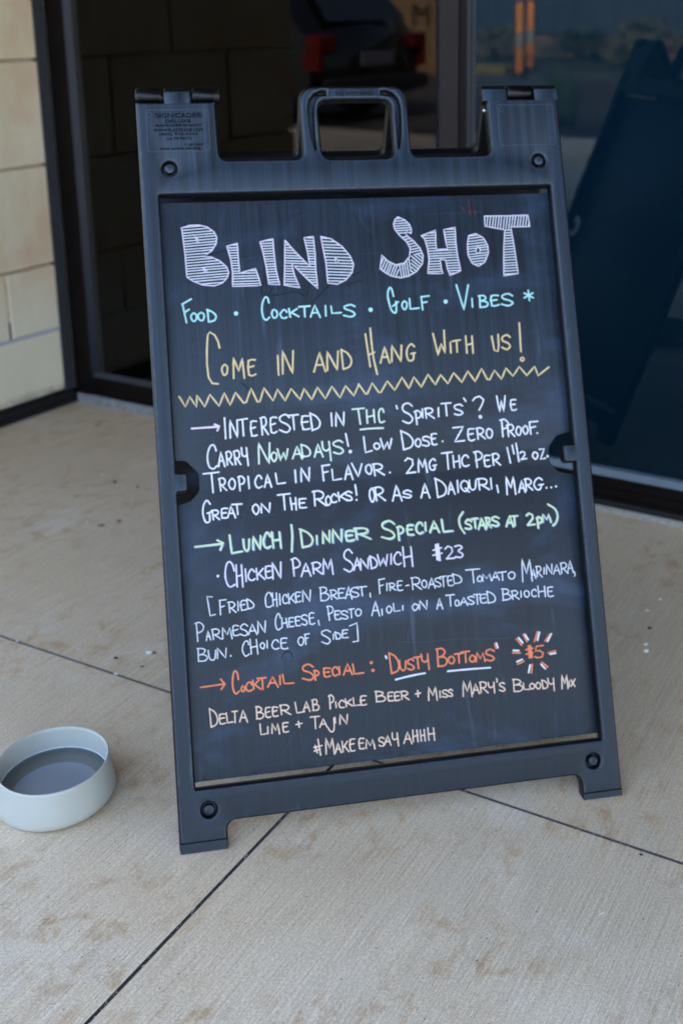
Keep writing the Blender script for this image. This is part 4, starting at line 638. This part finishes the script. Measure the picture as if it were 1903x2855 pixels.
# hinge knuckles belong to the opposite panel
def knuckle(x0, x1):
    q = MB_(); n = 16; pts = []
    rings = []
    for x, r in ((x0-.0002, .0085), (x0+.0010, .0112), (x0+.0035, RK+.0006), (x1-.0035, RK+.0006), (x1-.0010, .0112), (x1+.0002, .0085)):
        rings.append([(x, DAX+math.cos(2*math.pi*k/n)*r, VAX+math.sin(2*math.pi*k/n)*r) for k in range(n)])
    v = [p for r_ in rings for p in r_]; F = [(i*n+k, i*n+(k+1) % n, (i+1)*n+(k+1) % n, (i+1)*n+k) for i in range(5) for k in range(n)]+[tuple(range(n))[::-1], tuple(range(5*n, 6*n))]
    q.add(v, F); return q.build("hinge_knuckle", M_GLOSS, root, RM @ MF, smooth=50)
knuckle(.0005, .0362); knuckle(.0802, .1148); knuckle(.5585, .5978)
q = MB_(); q.tube([(.004, DAX, VAX-.002), (.112, DAX, VAX-.002)], .003); q.build("hinge_rod", M_DARKP, root, RM @ MF); q = MB_(); q.tube([(.518, DAX, VAX-.002), (.632, DAX, VAX-.002)], .003); q.build("hinge_rod", M_DARKP, root, RM @ MF)
q = MB_(); q.lathe([(.0001, 0), (.0034, .0), (.0034, .0022), (.0022, .0036), (.0001, .004)], 16); q.build("hinge_bolt", M_METAL, root, RM @ MF @ Matrix.Translation((.5205, .012, 1.0440)) @ Matrix.Rotation(R(-90), 4, 'Y'), smooth=40)
# moulded label panels and lettering on the tabs
def outline(rect, name, r=.0035):
    x0, z0, x1, z1 = rect; L = fillet([(x0, z0, r), (x1, z0, r), (x1, z1, r), (x0, z1, r)])
    q = MB_(); q.tube([(x, .0001, z) for x, z in L], .00045, 6, True); q.build(name, M_EMBOSS, ff)
outline((.0135, .9848, .1020, 1.0470), "label_panel_rim"); outline((.5372, .9850, .6252, 1.0488), "label_panel_rim")
for (x, z) in ((.0185, 1.0395), (.0968, .9905), (.5430, 1.0410), (.6190, .9930)):
    q = MB_(); q.tube([(x+.0036*math.cos(w_), .0001, z+.0036*math.sin(w_)) for w_ in [k*math.pi/8 for k in range(16)]], .0004, 5, True); q.build("mould_mark", M_EMBOSS, ff)
tv = MB_()
for body, size, wd, cx, z, sh in (("SIGNICADE\u00ae", .0072, .066, .0597, 1.0350, 0), ("DELUXE", .0048, .036, .058, 1.0276, 0), ("PLASTICADE\u00ae PRODUCT", .0036, .066, .058, 1.0218, .35), ("WWW.PLASTICADE.COM", .0044, .069, .058, 1.0144, 0),
        ("(800) 772-0355", .0042, .054, .058, 1.0080, 0), ("U.S. PATENTS", .0036, .0355, .0582, 1.0022, 0), ("7,287,959", .0036, .0265, .0785, .9924, 0), ("other patents pending", .0042, .0575, .0588, .9868, 0)):
    v, f = text_mesh(body, size, wd, shear=sh); tv.add([(x+cx, -.0004, y+z) for x, _, y in v], f)
    tv.add([(x+cx+.0003, -.0002, y+z-.0004) for x, _, y in v], f)
tv.build("moulded_lettering", M_ENGR, ff)
tv = MB_(); v, f = text_mesh("FILL WITH SAND", .0055, .0565); tv.add([(x+.3185, -.0003, y+1.0663) for x, _, y in v], f); tv.build("moulded_lettering", M_ENGR, ff)
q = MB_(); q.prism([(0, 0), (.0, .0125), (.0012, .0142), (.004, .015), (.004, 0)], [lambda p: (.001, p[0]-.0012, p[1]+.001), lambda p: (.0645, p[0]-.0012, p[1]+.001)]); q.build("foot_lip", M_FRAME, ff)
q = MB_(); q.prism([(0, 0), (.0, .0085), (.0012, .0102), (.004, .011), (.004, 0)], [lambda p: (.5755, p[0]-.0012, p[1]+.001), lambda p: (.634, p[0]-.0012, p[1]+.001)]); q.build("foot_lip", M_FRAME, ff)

# boards in the frames
DB = .0232
BO = fillet([(.0120, .0902, .001), (.6240, .0902, .001), (.6240, .4768, .001), (.6096, .4768, .001), (.5880, .4820, .012), (.5765, .4960, .010), (.5765, .5200, .012), (.5900, .5370, .012), (.6096, .5415, .001), (.6240, .5415, .001), (.6240, .9145, .001),
             (.0120, .9145, .001), (.0120, .5385, .001), (.0268, .5385, .001), (.0400, .5375, .010), (.0568, .5180, .012), (.0568, .4935, .012), (.0430, .4790, .012), (.0268, .4755, .001), (.0120, .4755, .001)])
v, f = plate(BO, [], DB, DB+.0035, .0006, .0)
board = mesh("front_board", v, f, M_BOARD, root, RM @ MF, smooth=30); tag(board, "black chalkboard panel with handwritten specials")
rb = link("rear_board", board.data, root, RM @ MR_); tag(rb, "blank rear board")
for z, zz in (((.9107), 0), (.0950, 0)):
    for x in (.0397, .1097, .1797, .3188, .4583, .5287, .5995):
        q = MB_(); q.tube([(x+.0024*math.cos(w_), DB-.0001, z+.0024*math.sin(w_)) for w_ in [k*math.pi/7 for k in range(14)]], .0005, 5, True); q.build("fixing_ring", M_DARKP, board)
q = MB_(); q.box(.0280, DB-.0004, .1012, .6085, DB+.001, .1018); q.build("edge_groove", M_DARKP, board); q = MB_(); q.box(.0280, DB-.0003, .9062, .6085, DB+.001, .9066); q.build("edge_groove", M_DARKP, board)

# ------------------------------------------------------------------ handwriting: each letter is a set of marker strokes in the board plane
GL = {
 'A': ["0,0 .5,1 1,0 s", ".22,.36 .78,.38"], 'B': [".1,1 .12,0", "0,1 .5,1.02 .78,.86 .62,.62 .18,.53", ".18,.53 .7,.54 1,.3 .72,.04 .1,0"],
 'C': ["1,.76 .84,.97 .5,1 .14,.76 0,.42 .18,.08 .58,0 1,.12"], 'Ca': ["1,.62 .85,.88 .52,1 .2,.86 .02,.5 .12,.16 .45,0 .98,.1"],
 'D': ["0,1 .14,.0 s", "-.04,1 .6,.82 1,.48 .8,.14 .14,.0"], 'E': ["1,.98 .5,1 .08,.92 s", ".12,.94 .0,.5 .14,.04 s", ".06,.5 .8,.58", ".12,.04 .5,0 1,.08"],
 'F': ["1,1 0,.93 s", ".02,.93 .12,0 s", ".08,.5 .7,.58"], 'G': [".92,.84 .55,1 .14,.76 0,.38 .25,.02 .7,.06 .82,.42", ".5,.4 1,.46"],
 'Ga': [".52,.66 .42,.92 .22,1 .03,.76 .06,.42 .3,.1 .62,0 .74,.2 .7,.45", ".4,.26 .98,.44"], 'H': ["0,1 .08,0 s", ".92,1 1,0 s", ".05,.46 .96,.55"],
 'I': [".5,1 .5,0"], 'J': ["1,1 .96,.3 .7,.02 .25,.05 0,.3"], 'K': [".05,1 .12,0", ".85,.98 .14,.42 s", ".3,.5 1,.04 s"],
 'L': ["0,1 .1,.02 1,.12 s"], 'M': ["0,0 .06,1 .5,.34 .84,1 1,0 s"], 'N': ["0,0 .04,1 .9,.02 1,1 s"],
 'O': [".5,1 .12,.78 0,.4 .3,.02 .7,.04 1,.45 .88,.84 .5,1"], 'P': [".16,.98 .26,0", "0,.94 .55,1.02 1,.8 .8,.54 .2,.44"],
 'Q': [".5,1 .12,.78 0,.42 .3,.08 .7,.08 1,.48 .88,.86 .5,1", ".55,.32 1.02,-.02"], 'R': [".1,.98 .16,0", "0,.96 .55,1.02 .85,.82 .68,.54 .16,.44", ".34,.46 1,.02 s"],
 'S': ["1,.84 .62,1 .12,.86 .14,.62 .72,.44 .98,.2 .62,0 0,.12"], 'T': ["0,.92 1,1", ".5,.96 .54,0"],
 'U': ["0,1 .06,.3 .4,0 .84,.2 1,1"], 'V': ["0,1 .55,0 1,1 s"], 'W': ["0,1 .25,0 .55,.72 .78,.04 1,1 s"], 'X': ["0,.9 1,0", "1,1 0,.04"],
 'Y': ["0,1 .1,.6 .5,.5 .9,.62", ".9,1 1,0"], 'Z': ["0,.92 .95,1 .1,.02 1,.1 s"], '2': [".0,.8 .3,1 .75,.9 .8,.6 .1,.04 s", ".1,.04 1,.12"], '3': ["0,.92 .6,1 .92,.8 .4,.54 .95,.3 .7,.02 0,.06"],
}
def catmull(P, sub=5):
    out = []
    for i in range(len(P)-1):
        p0 = P[i-1] if i else P[0]*2-P[1]; p1, p2 = P[i], P[i+1]; p3 = P[i+2] if i+2 < len(P) else P[-1]*2-P[-2]
        for k in range(sub):
            t = k/sub; out.append(.5*((2*p1)+(-p0+p2)*t+(2*p0-5*p1+4*p2-p3)*t*t+(-p0+3*p1-3*p2+p3)*t**3))
    out.append(P[-1]); return out
def ribbon(q, pts, w, y, h):
    """a raised bead of marker paint along pts (u,v metres), rounded ends"""
    P = [np.array(p, float) for p in pts]
    # densify straight bits, add caps
    Q = [P[0]]
    for a, b in zip(P, P[1:]):
        n = max(1, int(np.linalg.norm(b-a)/.006)); Q += [a+(b-a)*k/n for k in range(1, n+1)]
    P = Q; d0 = P[0]-P[1]; d0 /= max(1e-9, np.linalg.norm(d0)); d1 = P[-1]-P[-2]; d1 /= max(1e-9, np.linalg.norm(d1))
    P = [P[0]+d0*w*.42, P[0]+d0*w*.28]+P+[P[-1]+d1*w*.28, P[-1]+d1*w*.42]
    N = len(P); V = []
    for i in range(N):
        a = P[max(0, i-1)]; b = P[min(N-1, i+1)]; d = b-a; d = d/max(1e-9, np.linalg.norm(d)); n_ = np.array([-d[1], d[0]])
        ww = w*.5*(.45 if i in (0, N-1) else .85 if i in (1, N-2) else 1.0)*(1+.10*math.sin(i*.9+P[0][0]*900)*.6+rng.uniform(-.05, .05))
        for sgn, hh in ((-1, 0), (-.72, 1), (.72, 1), (1, 0)): c = P[i]+n_*ww*sgn; V.append((c[0], y-hh*h+(.0002 if hh == 0 else 0), c[1]))
    F = [(i*4+k, i*4+k+1, (i+1)*4+k+1, (i+1)*4+k) for i in range(N-1) for k in range(3)]+[(0, 3, 2, 1), ((N-1)*4, (N-1)*4+1, (N-1)*4+2, (N-1)*4+3)]
    q.add(V, F)
def disc(q, c, r, y, n=14):
    V = [(c[0]+r*math.cos(2*math.pi*k/n)*(1+.1*math.sin(k*2.3)), y, c[1]+r*math.sin(2*math.pi*k/n)) for k in range(n)]+[(c[0]+r*.8*math.cos(2*math.pi*k/n), y-.00025, c[1]+r*.8*math.sin(2*math.pi*k/n)) for k in range(n)]
    q.add(V, [(k, (k+1) % n, n+(k+1) % n, n+k) for k in range(n)]+[tuple(range(n, 2*n))])
def item_strokes(it, key, off, w):
    """-> list of (points, is_disc, radius)"""
    a = it.split(); c = a[0]; n = list(map(int, a[1:])); S = 1e-4; ox, oy = off
    if c == '~':
        P = [np.array([n[k]*S+ox, n[k+1]*S+oy]) for k in range(0, len(n), 2)]
        return [(catmull(P) if (key in SMOOTH and len(P) > 2) or (2 < len(P) < 14 and c_sm(P)) else P, 0)]
    if c == '#': P = [np.array([n[k]*S, n[k+1]*S]) for k in range(0, len(n), 2)]; return [(P+[P[0]], 0)]
    if c == '.': return [([np.array([n[0]*S+ox, n[1]*S+oy])], n[2]*S)]
    if c == 'o': return [([np.array([n[0]*S+ox+n[2]*S*.7*math.cos(t), n[1]*S+oy+n[2]*S*.7*math.sin(t)]) for t in np.linspace(0, 6.6, 14)], 0)]
    TL, TR, BL_, BR = [np.array([n[2*k]*S, n[2*k+1]*S]) for k in range(4)]; out = []
    for st in GL[c]:
        sp = st.split(); sharp = sp[-1] == 's'; sp = sp[:-1] if sharp else sp; P = []
        for p in sp:
            x, yy = map(float, p.split(',')); jx, jy = rng.normal(0, 1, 2)*.00026
            top = TL+(TR-TL)*x; bot = BL_+(BR-BL_)*x; P.append(bot+(top-bot)*yy+np.array([jx+ox, jy+oy]))
        out.append((P if sharp or len(P) < 3 else catmull(P), 0))
    return out
def write(key, ink, w, label, off=(0, 0), y=None, extra=None, name='word'):
    """writes every word of a colour as its own raised-paint mesh"""
    y = DB-.0001 if y is None else y; words = []; prev = None
    for it in STROKES[key].split('|'):
        ss = item_strokes(it, key, off, w); pts = np.array([p for st, r in ss for p in st]); bb = (pts[:, 0].min(), pts[:, 0].max(), pts[:, 1].min(), pts[:, 1].max())
        longz = len(it.split()) > 45
        if prev is None or longz or prev[4] or bb[0]-prev[1] > .0078 or bb[0] < prev[0]-.02 or min(abs(bb[2]-prev[2]), abs(bb[3]-prev[3])) > .03: words.append(['', []])
        words[-1][1].extend(ss); ch = it.split()[0]; words[-1][0] += {'~': '', '.': '.', 'o': '', 'Ca': 'C', 'Ga': 'G'}.get(ch, ch); prev = (*bb, longz)
    for txt, ss in words:
        q = MB_(); n0 = 0
        for P, r in ss:
            if r: disc(q, P[0], r, y)
            else: ribbon(q, P, w, y, .00012+.0002*rng.random())
        nm = name if any(c_.isalnum() for c_ in txt) or name != 'word' else 'marker_stroke'
        o = q.build(nm, INK[ink], board)
        if nm == 'word' and len(txt.strip('.')) > 1: tag(o, label+' word reading '+txt.strip('.'))
def c_sm(P): 
    # smooth only gentle bends
    for a, b, c in zip(P, P[1:], P[2:]):
        d1 = b-a; d2 = c-b
        if np.dot(d1, d2)/(np.linalg.norm(d1)*np.linalg.norm(d2)+1e-9) < .45: return False
    return True
SMOOTH = ('scratch', 'smudge')
def wipe(key, ink, w, name, label):
    q = MB_()
    for it in STROKES[key].split('|'):
        for P, r in item_strokes(it, key, (0, 0), w): ribbon(q, P, w, DB+.00001, .00008+.0001*rng.random())
    o = q.build(name, INK[ink], board); tag(o, label, kind='stuff')
wipe('smudge', 'smudge', .0024, 'wiped_writing', "dark ghost traces of wiped writing")
wipe('scratch', 'scratch', .0006, 'scratches', "faint pale scratches")
wipe('rust', 'rust', .0022, 'rusty_smear', "small rusty smear above the title")
# title: nine hatched block letters
S4 = 1e-4
polys = [[(float(a)*S4, float(b)*S4) for a, b in zip(it.split()[1::2], it.split()[2::2])] for it in STROKES['title_outline'].split('|')]
owner = [0, 0, 0, 1, 2, 3, 4, 4, 5, 6, 7, 7, 8]
hat = [[(float(a)*S4, float(b)*S4) for a, b in zip(it.split()[1::2], it.split()[2::2])] for it in STROKES['title_hatch'].split('|')]
for li, chn in enumerate("BLINDSHOT"):
    mine = [polys[k] for k in range(len(polys)) if owner[k] == li]; q = MB_()
    for a, b in hat:
        if in_poly(((a[0]+b[0])/2, (a[1]+b[1])/2), mine[0]): ribbon(q, [a, b], .0017, DB-.0001, .00012+.00015*rng.random())
    nh = len(q.f)
    for P in mine: ribbon(q, P+[P[0]], .0019, DB-.0003, .0002)
    o = q.build("title_letter", INK['hatch'], board); o.data.materials.append(INK['outline'])
    o.data.polygons.foreach_set('material_index', [0]*nh+[1]*(len(q.f)-nh)); tag(o, "hatched lilac and white block letter "+chn)
write('cyan', 'cyan', .0029, "cyan")
write('yellow', 'yellow', .0031, "yellow")
write('yellow', 'core', .0012, "pale pink core of the yellow", off=(.0002, .0), y=DB-.0004, name='word_core')
write('arrow1', 'pinkw', .0032, "pinkish white", name='arrow')
write('white', 'white', .0026, "white")
write('green', 'green', .0028, "mint green")
write('lunch', 'shadow', .0030, "blue shadow", off=(.0009, -.0009), name='word_shadow')
write('lunch', 'lunch', .0028, "yellow green", y=DB-.0004)
write('chicken', 'chicken', .0025, "lilac white")
write('ingred', 'ingred', .0019, "pale blue")
write('orange', 'orange', .0027, "orange")
write('white2', 'ingred', .0028, "pale", y=DB-.0003)
write('cream', 'cream', .0021, "cream")

# ------------------------------------------------------------------ dog bowl
BC = (-.6026, 1.6455); a1, a2, th = .0898, .0783, R(-84.558)
bw = empty("dog_bowl", Matrix.Translation((BC[0], BC[1], 0)) @ Matrix.Rotation(th, 4, 'Z')); tag(bw, "pale grey round dog bowl half full of water on the concrete left of the sign", "bowl")
k2 = a2/a1
prof = [(.002, .0035), (.074, .0035), (.0840, .002), (.0925, .0042), (.0965, .0090), (.0975, .016), (.0950, .032), (.0903, .057), (.0898, .0604), (.0886, .0613), (.0876, .0611), (.0868, .0600), (.0864, .055), (.0866, .020), (.0830, .0125), (.0745, .0100), (.0735, .0112), (.002, .0112)]
q = MB_(); q.lathe(prof, 96, sx=1, sy=k2); q.build("bowl_body", M_BOWL, bw, smooth=50)
q = MB_(); q.lathe([(.001, .0), (.078, 0), (.078, .0032), (.001, .0032)], 64, sy=k2); q.build("rubber_base", M_RUBBER, bw)
q = MB_(); q.tube([(.0862*math.cos(w_), .0862*k2*math.sin(w_), .0272) for w_ in [2*math.pi*k_/72 for k_ in range(72)]], .00055, 6, True); q.build("waterline_glint", plain("meniscus_glint", lin(226, 230, 228), .3), bw)  # pale ring paints the glint along the water's edge
q = MB_(); q.lathe([(.0001, .0116), (.069, .0116), (.070, .0112)][::-1], 64, sy=k2, close=False); q.build("bowl_floor_brightening", plain("brightened_floor", lin(216, 226, 234), .4), bw)  # pale disc paints the lighter centre seen under the water
kw = NT("water"); kw.t.nodes.remove(kw.b)
frn = kw.n("Fresnel", {'IOR': 1.33}); nz = kw.n("Bump", {'Height': kw.noise(kw.coords(), 30, 2), 'Strength': .05, 'Distance': .001})
gls = kw.n("BsdfGlossy", {'Roughness': .02, 'Normal': nz.outputs[0]}); tr = kw.n("BsdfTransparent", {'Color': (.93, .97, 1.0, 1)}); mx = kw.n("MixShader", {0: frn.outputs[0], 1: tr.outputs[0], 2: gls.outputs[0]}); kw.l(mx.outputs[0], kw.out.inputs[0])
q = MB_(); q.lathe([(.0864, .0268), (.084, .0262), (.0001, .0262)][::-1], 96, sy=k2, close=False); q.f = [f_[::-1] for f_ in q.f]; wt = q.build("bowl_water", kw.m, mw=Matrix.Translation((BC[0], BC[1], 0)) @ Matrix.Rotation(th, 4, 'Z')); tag(wt, "still water lying in the pale dog bowl", "water")

# ------------------------------------------------------------------ litter on the pavement
wh = plain("white_husk", lin(222, 218, 208), .6); dk = plain("dark_crumb", lin(52, 42, 34), .9); br = plain("brown_scrap", lin(96, 44, 22), .8); gy = plain("grey_bit", lin(130, 128, 120), .8)
def bit(name, x, y, lx, ly, lz, rot, mat, label, cat, group=None):
    q = MB_(); n = 10; rings = []
    for z, k in ((0, .55), (.25, .95), (.6, 1.0), (.9, .6), (1, .15)): rings.append([(lx*.5*k*math.cos(2*math.pi*i/n)*(1+random.uniform(-.18, .18)), ly*.5*k*math.sin(2*math.pi*i/n)*(1+random.uniform(-.18, .18)), z*lz) for i in range(n)])
    F = [(r*n+i, r*n+(i+1) % n, (r+1)*n+(i+1) % n, (r+1)*n+i) for r in range(4) for i in range(n)]+[tuple(range(n))[::-1], tuple(range(4*n, 5*n))]
    q.add([p for r_ in rings for p in r_], F); o = q.build(name, mat, mw=Matrix.Translation((x, y, .0002)) @ Matrix.Rotation(R(rot), 4, 'Z'), smooth=60); tag(o, label, cat, group); return o
bit("seed_husk", -.6131, 2.2633, .004, .0062, .002, -20, wh, "white husk lying highest beside the sign's left edge", "seed husk")
bit("seed_husk", -.6093, 1.9995, .009, .004, .002, -22, wh, "long white husk lying in the joint left of the sign", "seed husk")
bit("seed_husk", -.8179, 2.1146, .007, .003, .002, -25, wh, "white husk in the joint near the left edge", "seed husk")
bit("seed_husk", -.6993, 2.0869, .0035, .0035, .002, 0, wh, "tiny white speck left of the sign above the joint", "seed husk")
bit("soil_crumb", -.6246, 2.0549, .007, .006, .003, 30, dk, "largest dark crumb just above the joint left of the sign", "crumb")
bit("soil_crumb", -.5708, 2.0258, .007, .0028, .002, 0, dk, "small dark sliver between the joint and the sign", "crumb")
bit("soil_crumb", -.8536, 2.9106, .010, .008, .004, 0, dk, "round dark crumb farthest back, near the glass", "crumb")
bit("soil_crumb", -.7912, 2.8805, .008, .006, .003, 0, dk, "dark crumb close to the sign edge near the glass", "crumb")
bit("twig", -.8128, 2.6464, .016, .004, .003, 5, dk, "thin dark twig left of the sign", "twig")
bit("twig", -.7798, 2.6717, .013, .004, .003, 40, dk, "short tilted twig near the sign's left edge", "twig")
bit("seed_husk", -.8486, 2.6662, .006, .006, .002, 0, wh, "white speck left of the two twigs", "seed husk")
bit("paper_scrap", -.8973, 2.9611, .014, .006, .001, 0, wh, "faint white scrap behind the round crumb", "paper scrap")
bit("seed_husk", .3668, 2.3083, .0058, .0095, .003, -30, wh, "upper white husk on the right, nearest the glass", "seed husk")
bit("seed_husk", .3260, 2.2775, .009, .004, .003, -15, gy, "grey husk on the right beside the curved white one", "seed husk")
bit("seed_husk", .3356, 2.2586, .0105, .0035, .002, -12, wh, "long curved white husk on the right", "seed husk")
bit("leaf_scrap", .3304, 2.1856, .0085, .0070, .004, 20, br, "reddish brown leaf scrap right of the sign", "leaf scrap")
bit("seed_husk", .3160, 2.1235, .010, .0065, .003, 30, wh, "white husk just above the cream pebble", "seed husk")
bit("pebble", .3136, 2.0968, .0105, .0092, .005, 10, plain("cream_pebble", lin(224, 218, 190), .7), "cream pebble lying lowest of the bits right of the sign", "pebble")
bit("soil_crumb", .2348, 1.5202, .005, .004, .002, -40, dk, "dark crumb just below the joint at lower right", "crumb")
bit("paper_scrap", .1701, 1.4008, .011, .0022, .001, 35, wh, "thin white curl on the concrete at lower right", "paper scrap")
r_ = empty("cigarette_butt", Matrix.Translation((-.5678, 2.0741, .0022)) @ Matrix.Rotation(R(-2), 4, 'Z')); tag(r_, "white cigarette butt with brown end left of the sign", "cigarette butt")
q = MB_(); q.tube([(-.007, 0, 0), (.003, 0, 0)], .0021); q.build("paper", wh, r_, smooth=40)
q = MB_(); q.tube([(.003, 0, 0), (.0078, 0, 0)], .0022); q.build("filter", br, r_, smooth=40)
# loose grit in and around the joints, too small to count
q = MB_()
for _ in range(900):
    mode = random.random()
    if mode < .45: s = random.uniform(-.3, 4); t = 1.109+random.gauss(0, .003+.01*(random.random() < .3)); p = bld(s, t)
    elif mode < .6: t = random.uniform(1.11, 2.6); p = bld(sB(t)+random.gauss(0, .002), t)
    else: p = bld(random.uniform(0, 3.5), random.uniform(0.02, 2.4))
    r = random.uniform(.0006, .0014); z = .0 if mode > .6 else -.0005
    q.add([(p.x-r, p.y-r*.6, z), (p.x+r, p.y-r*.4, z), (p.x+r*.3, p.y+r, z), (p.x, p.y, z+r*1.2)], [(0, 1, 3), (1, 2, 3), (2, 0, 3)])
gq = q.build("grit", plain("pale_grit", lin(170, 162, 150), .9, noise=.5, scale=400)); tag(gq, kind='stuff')
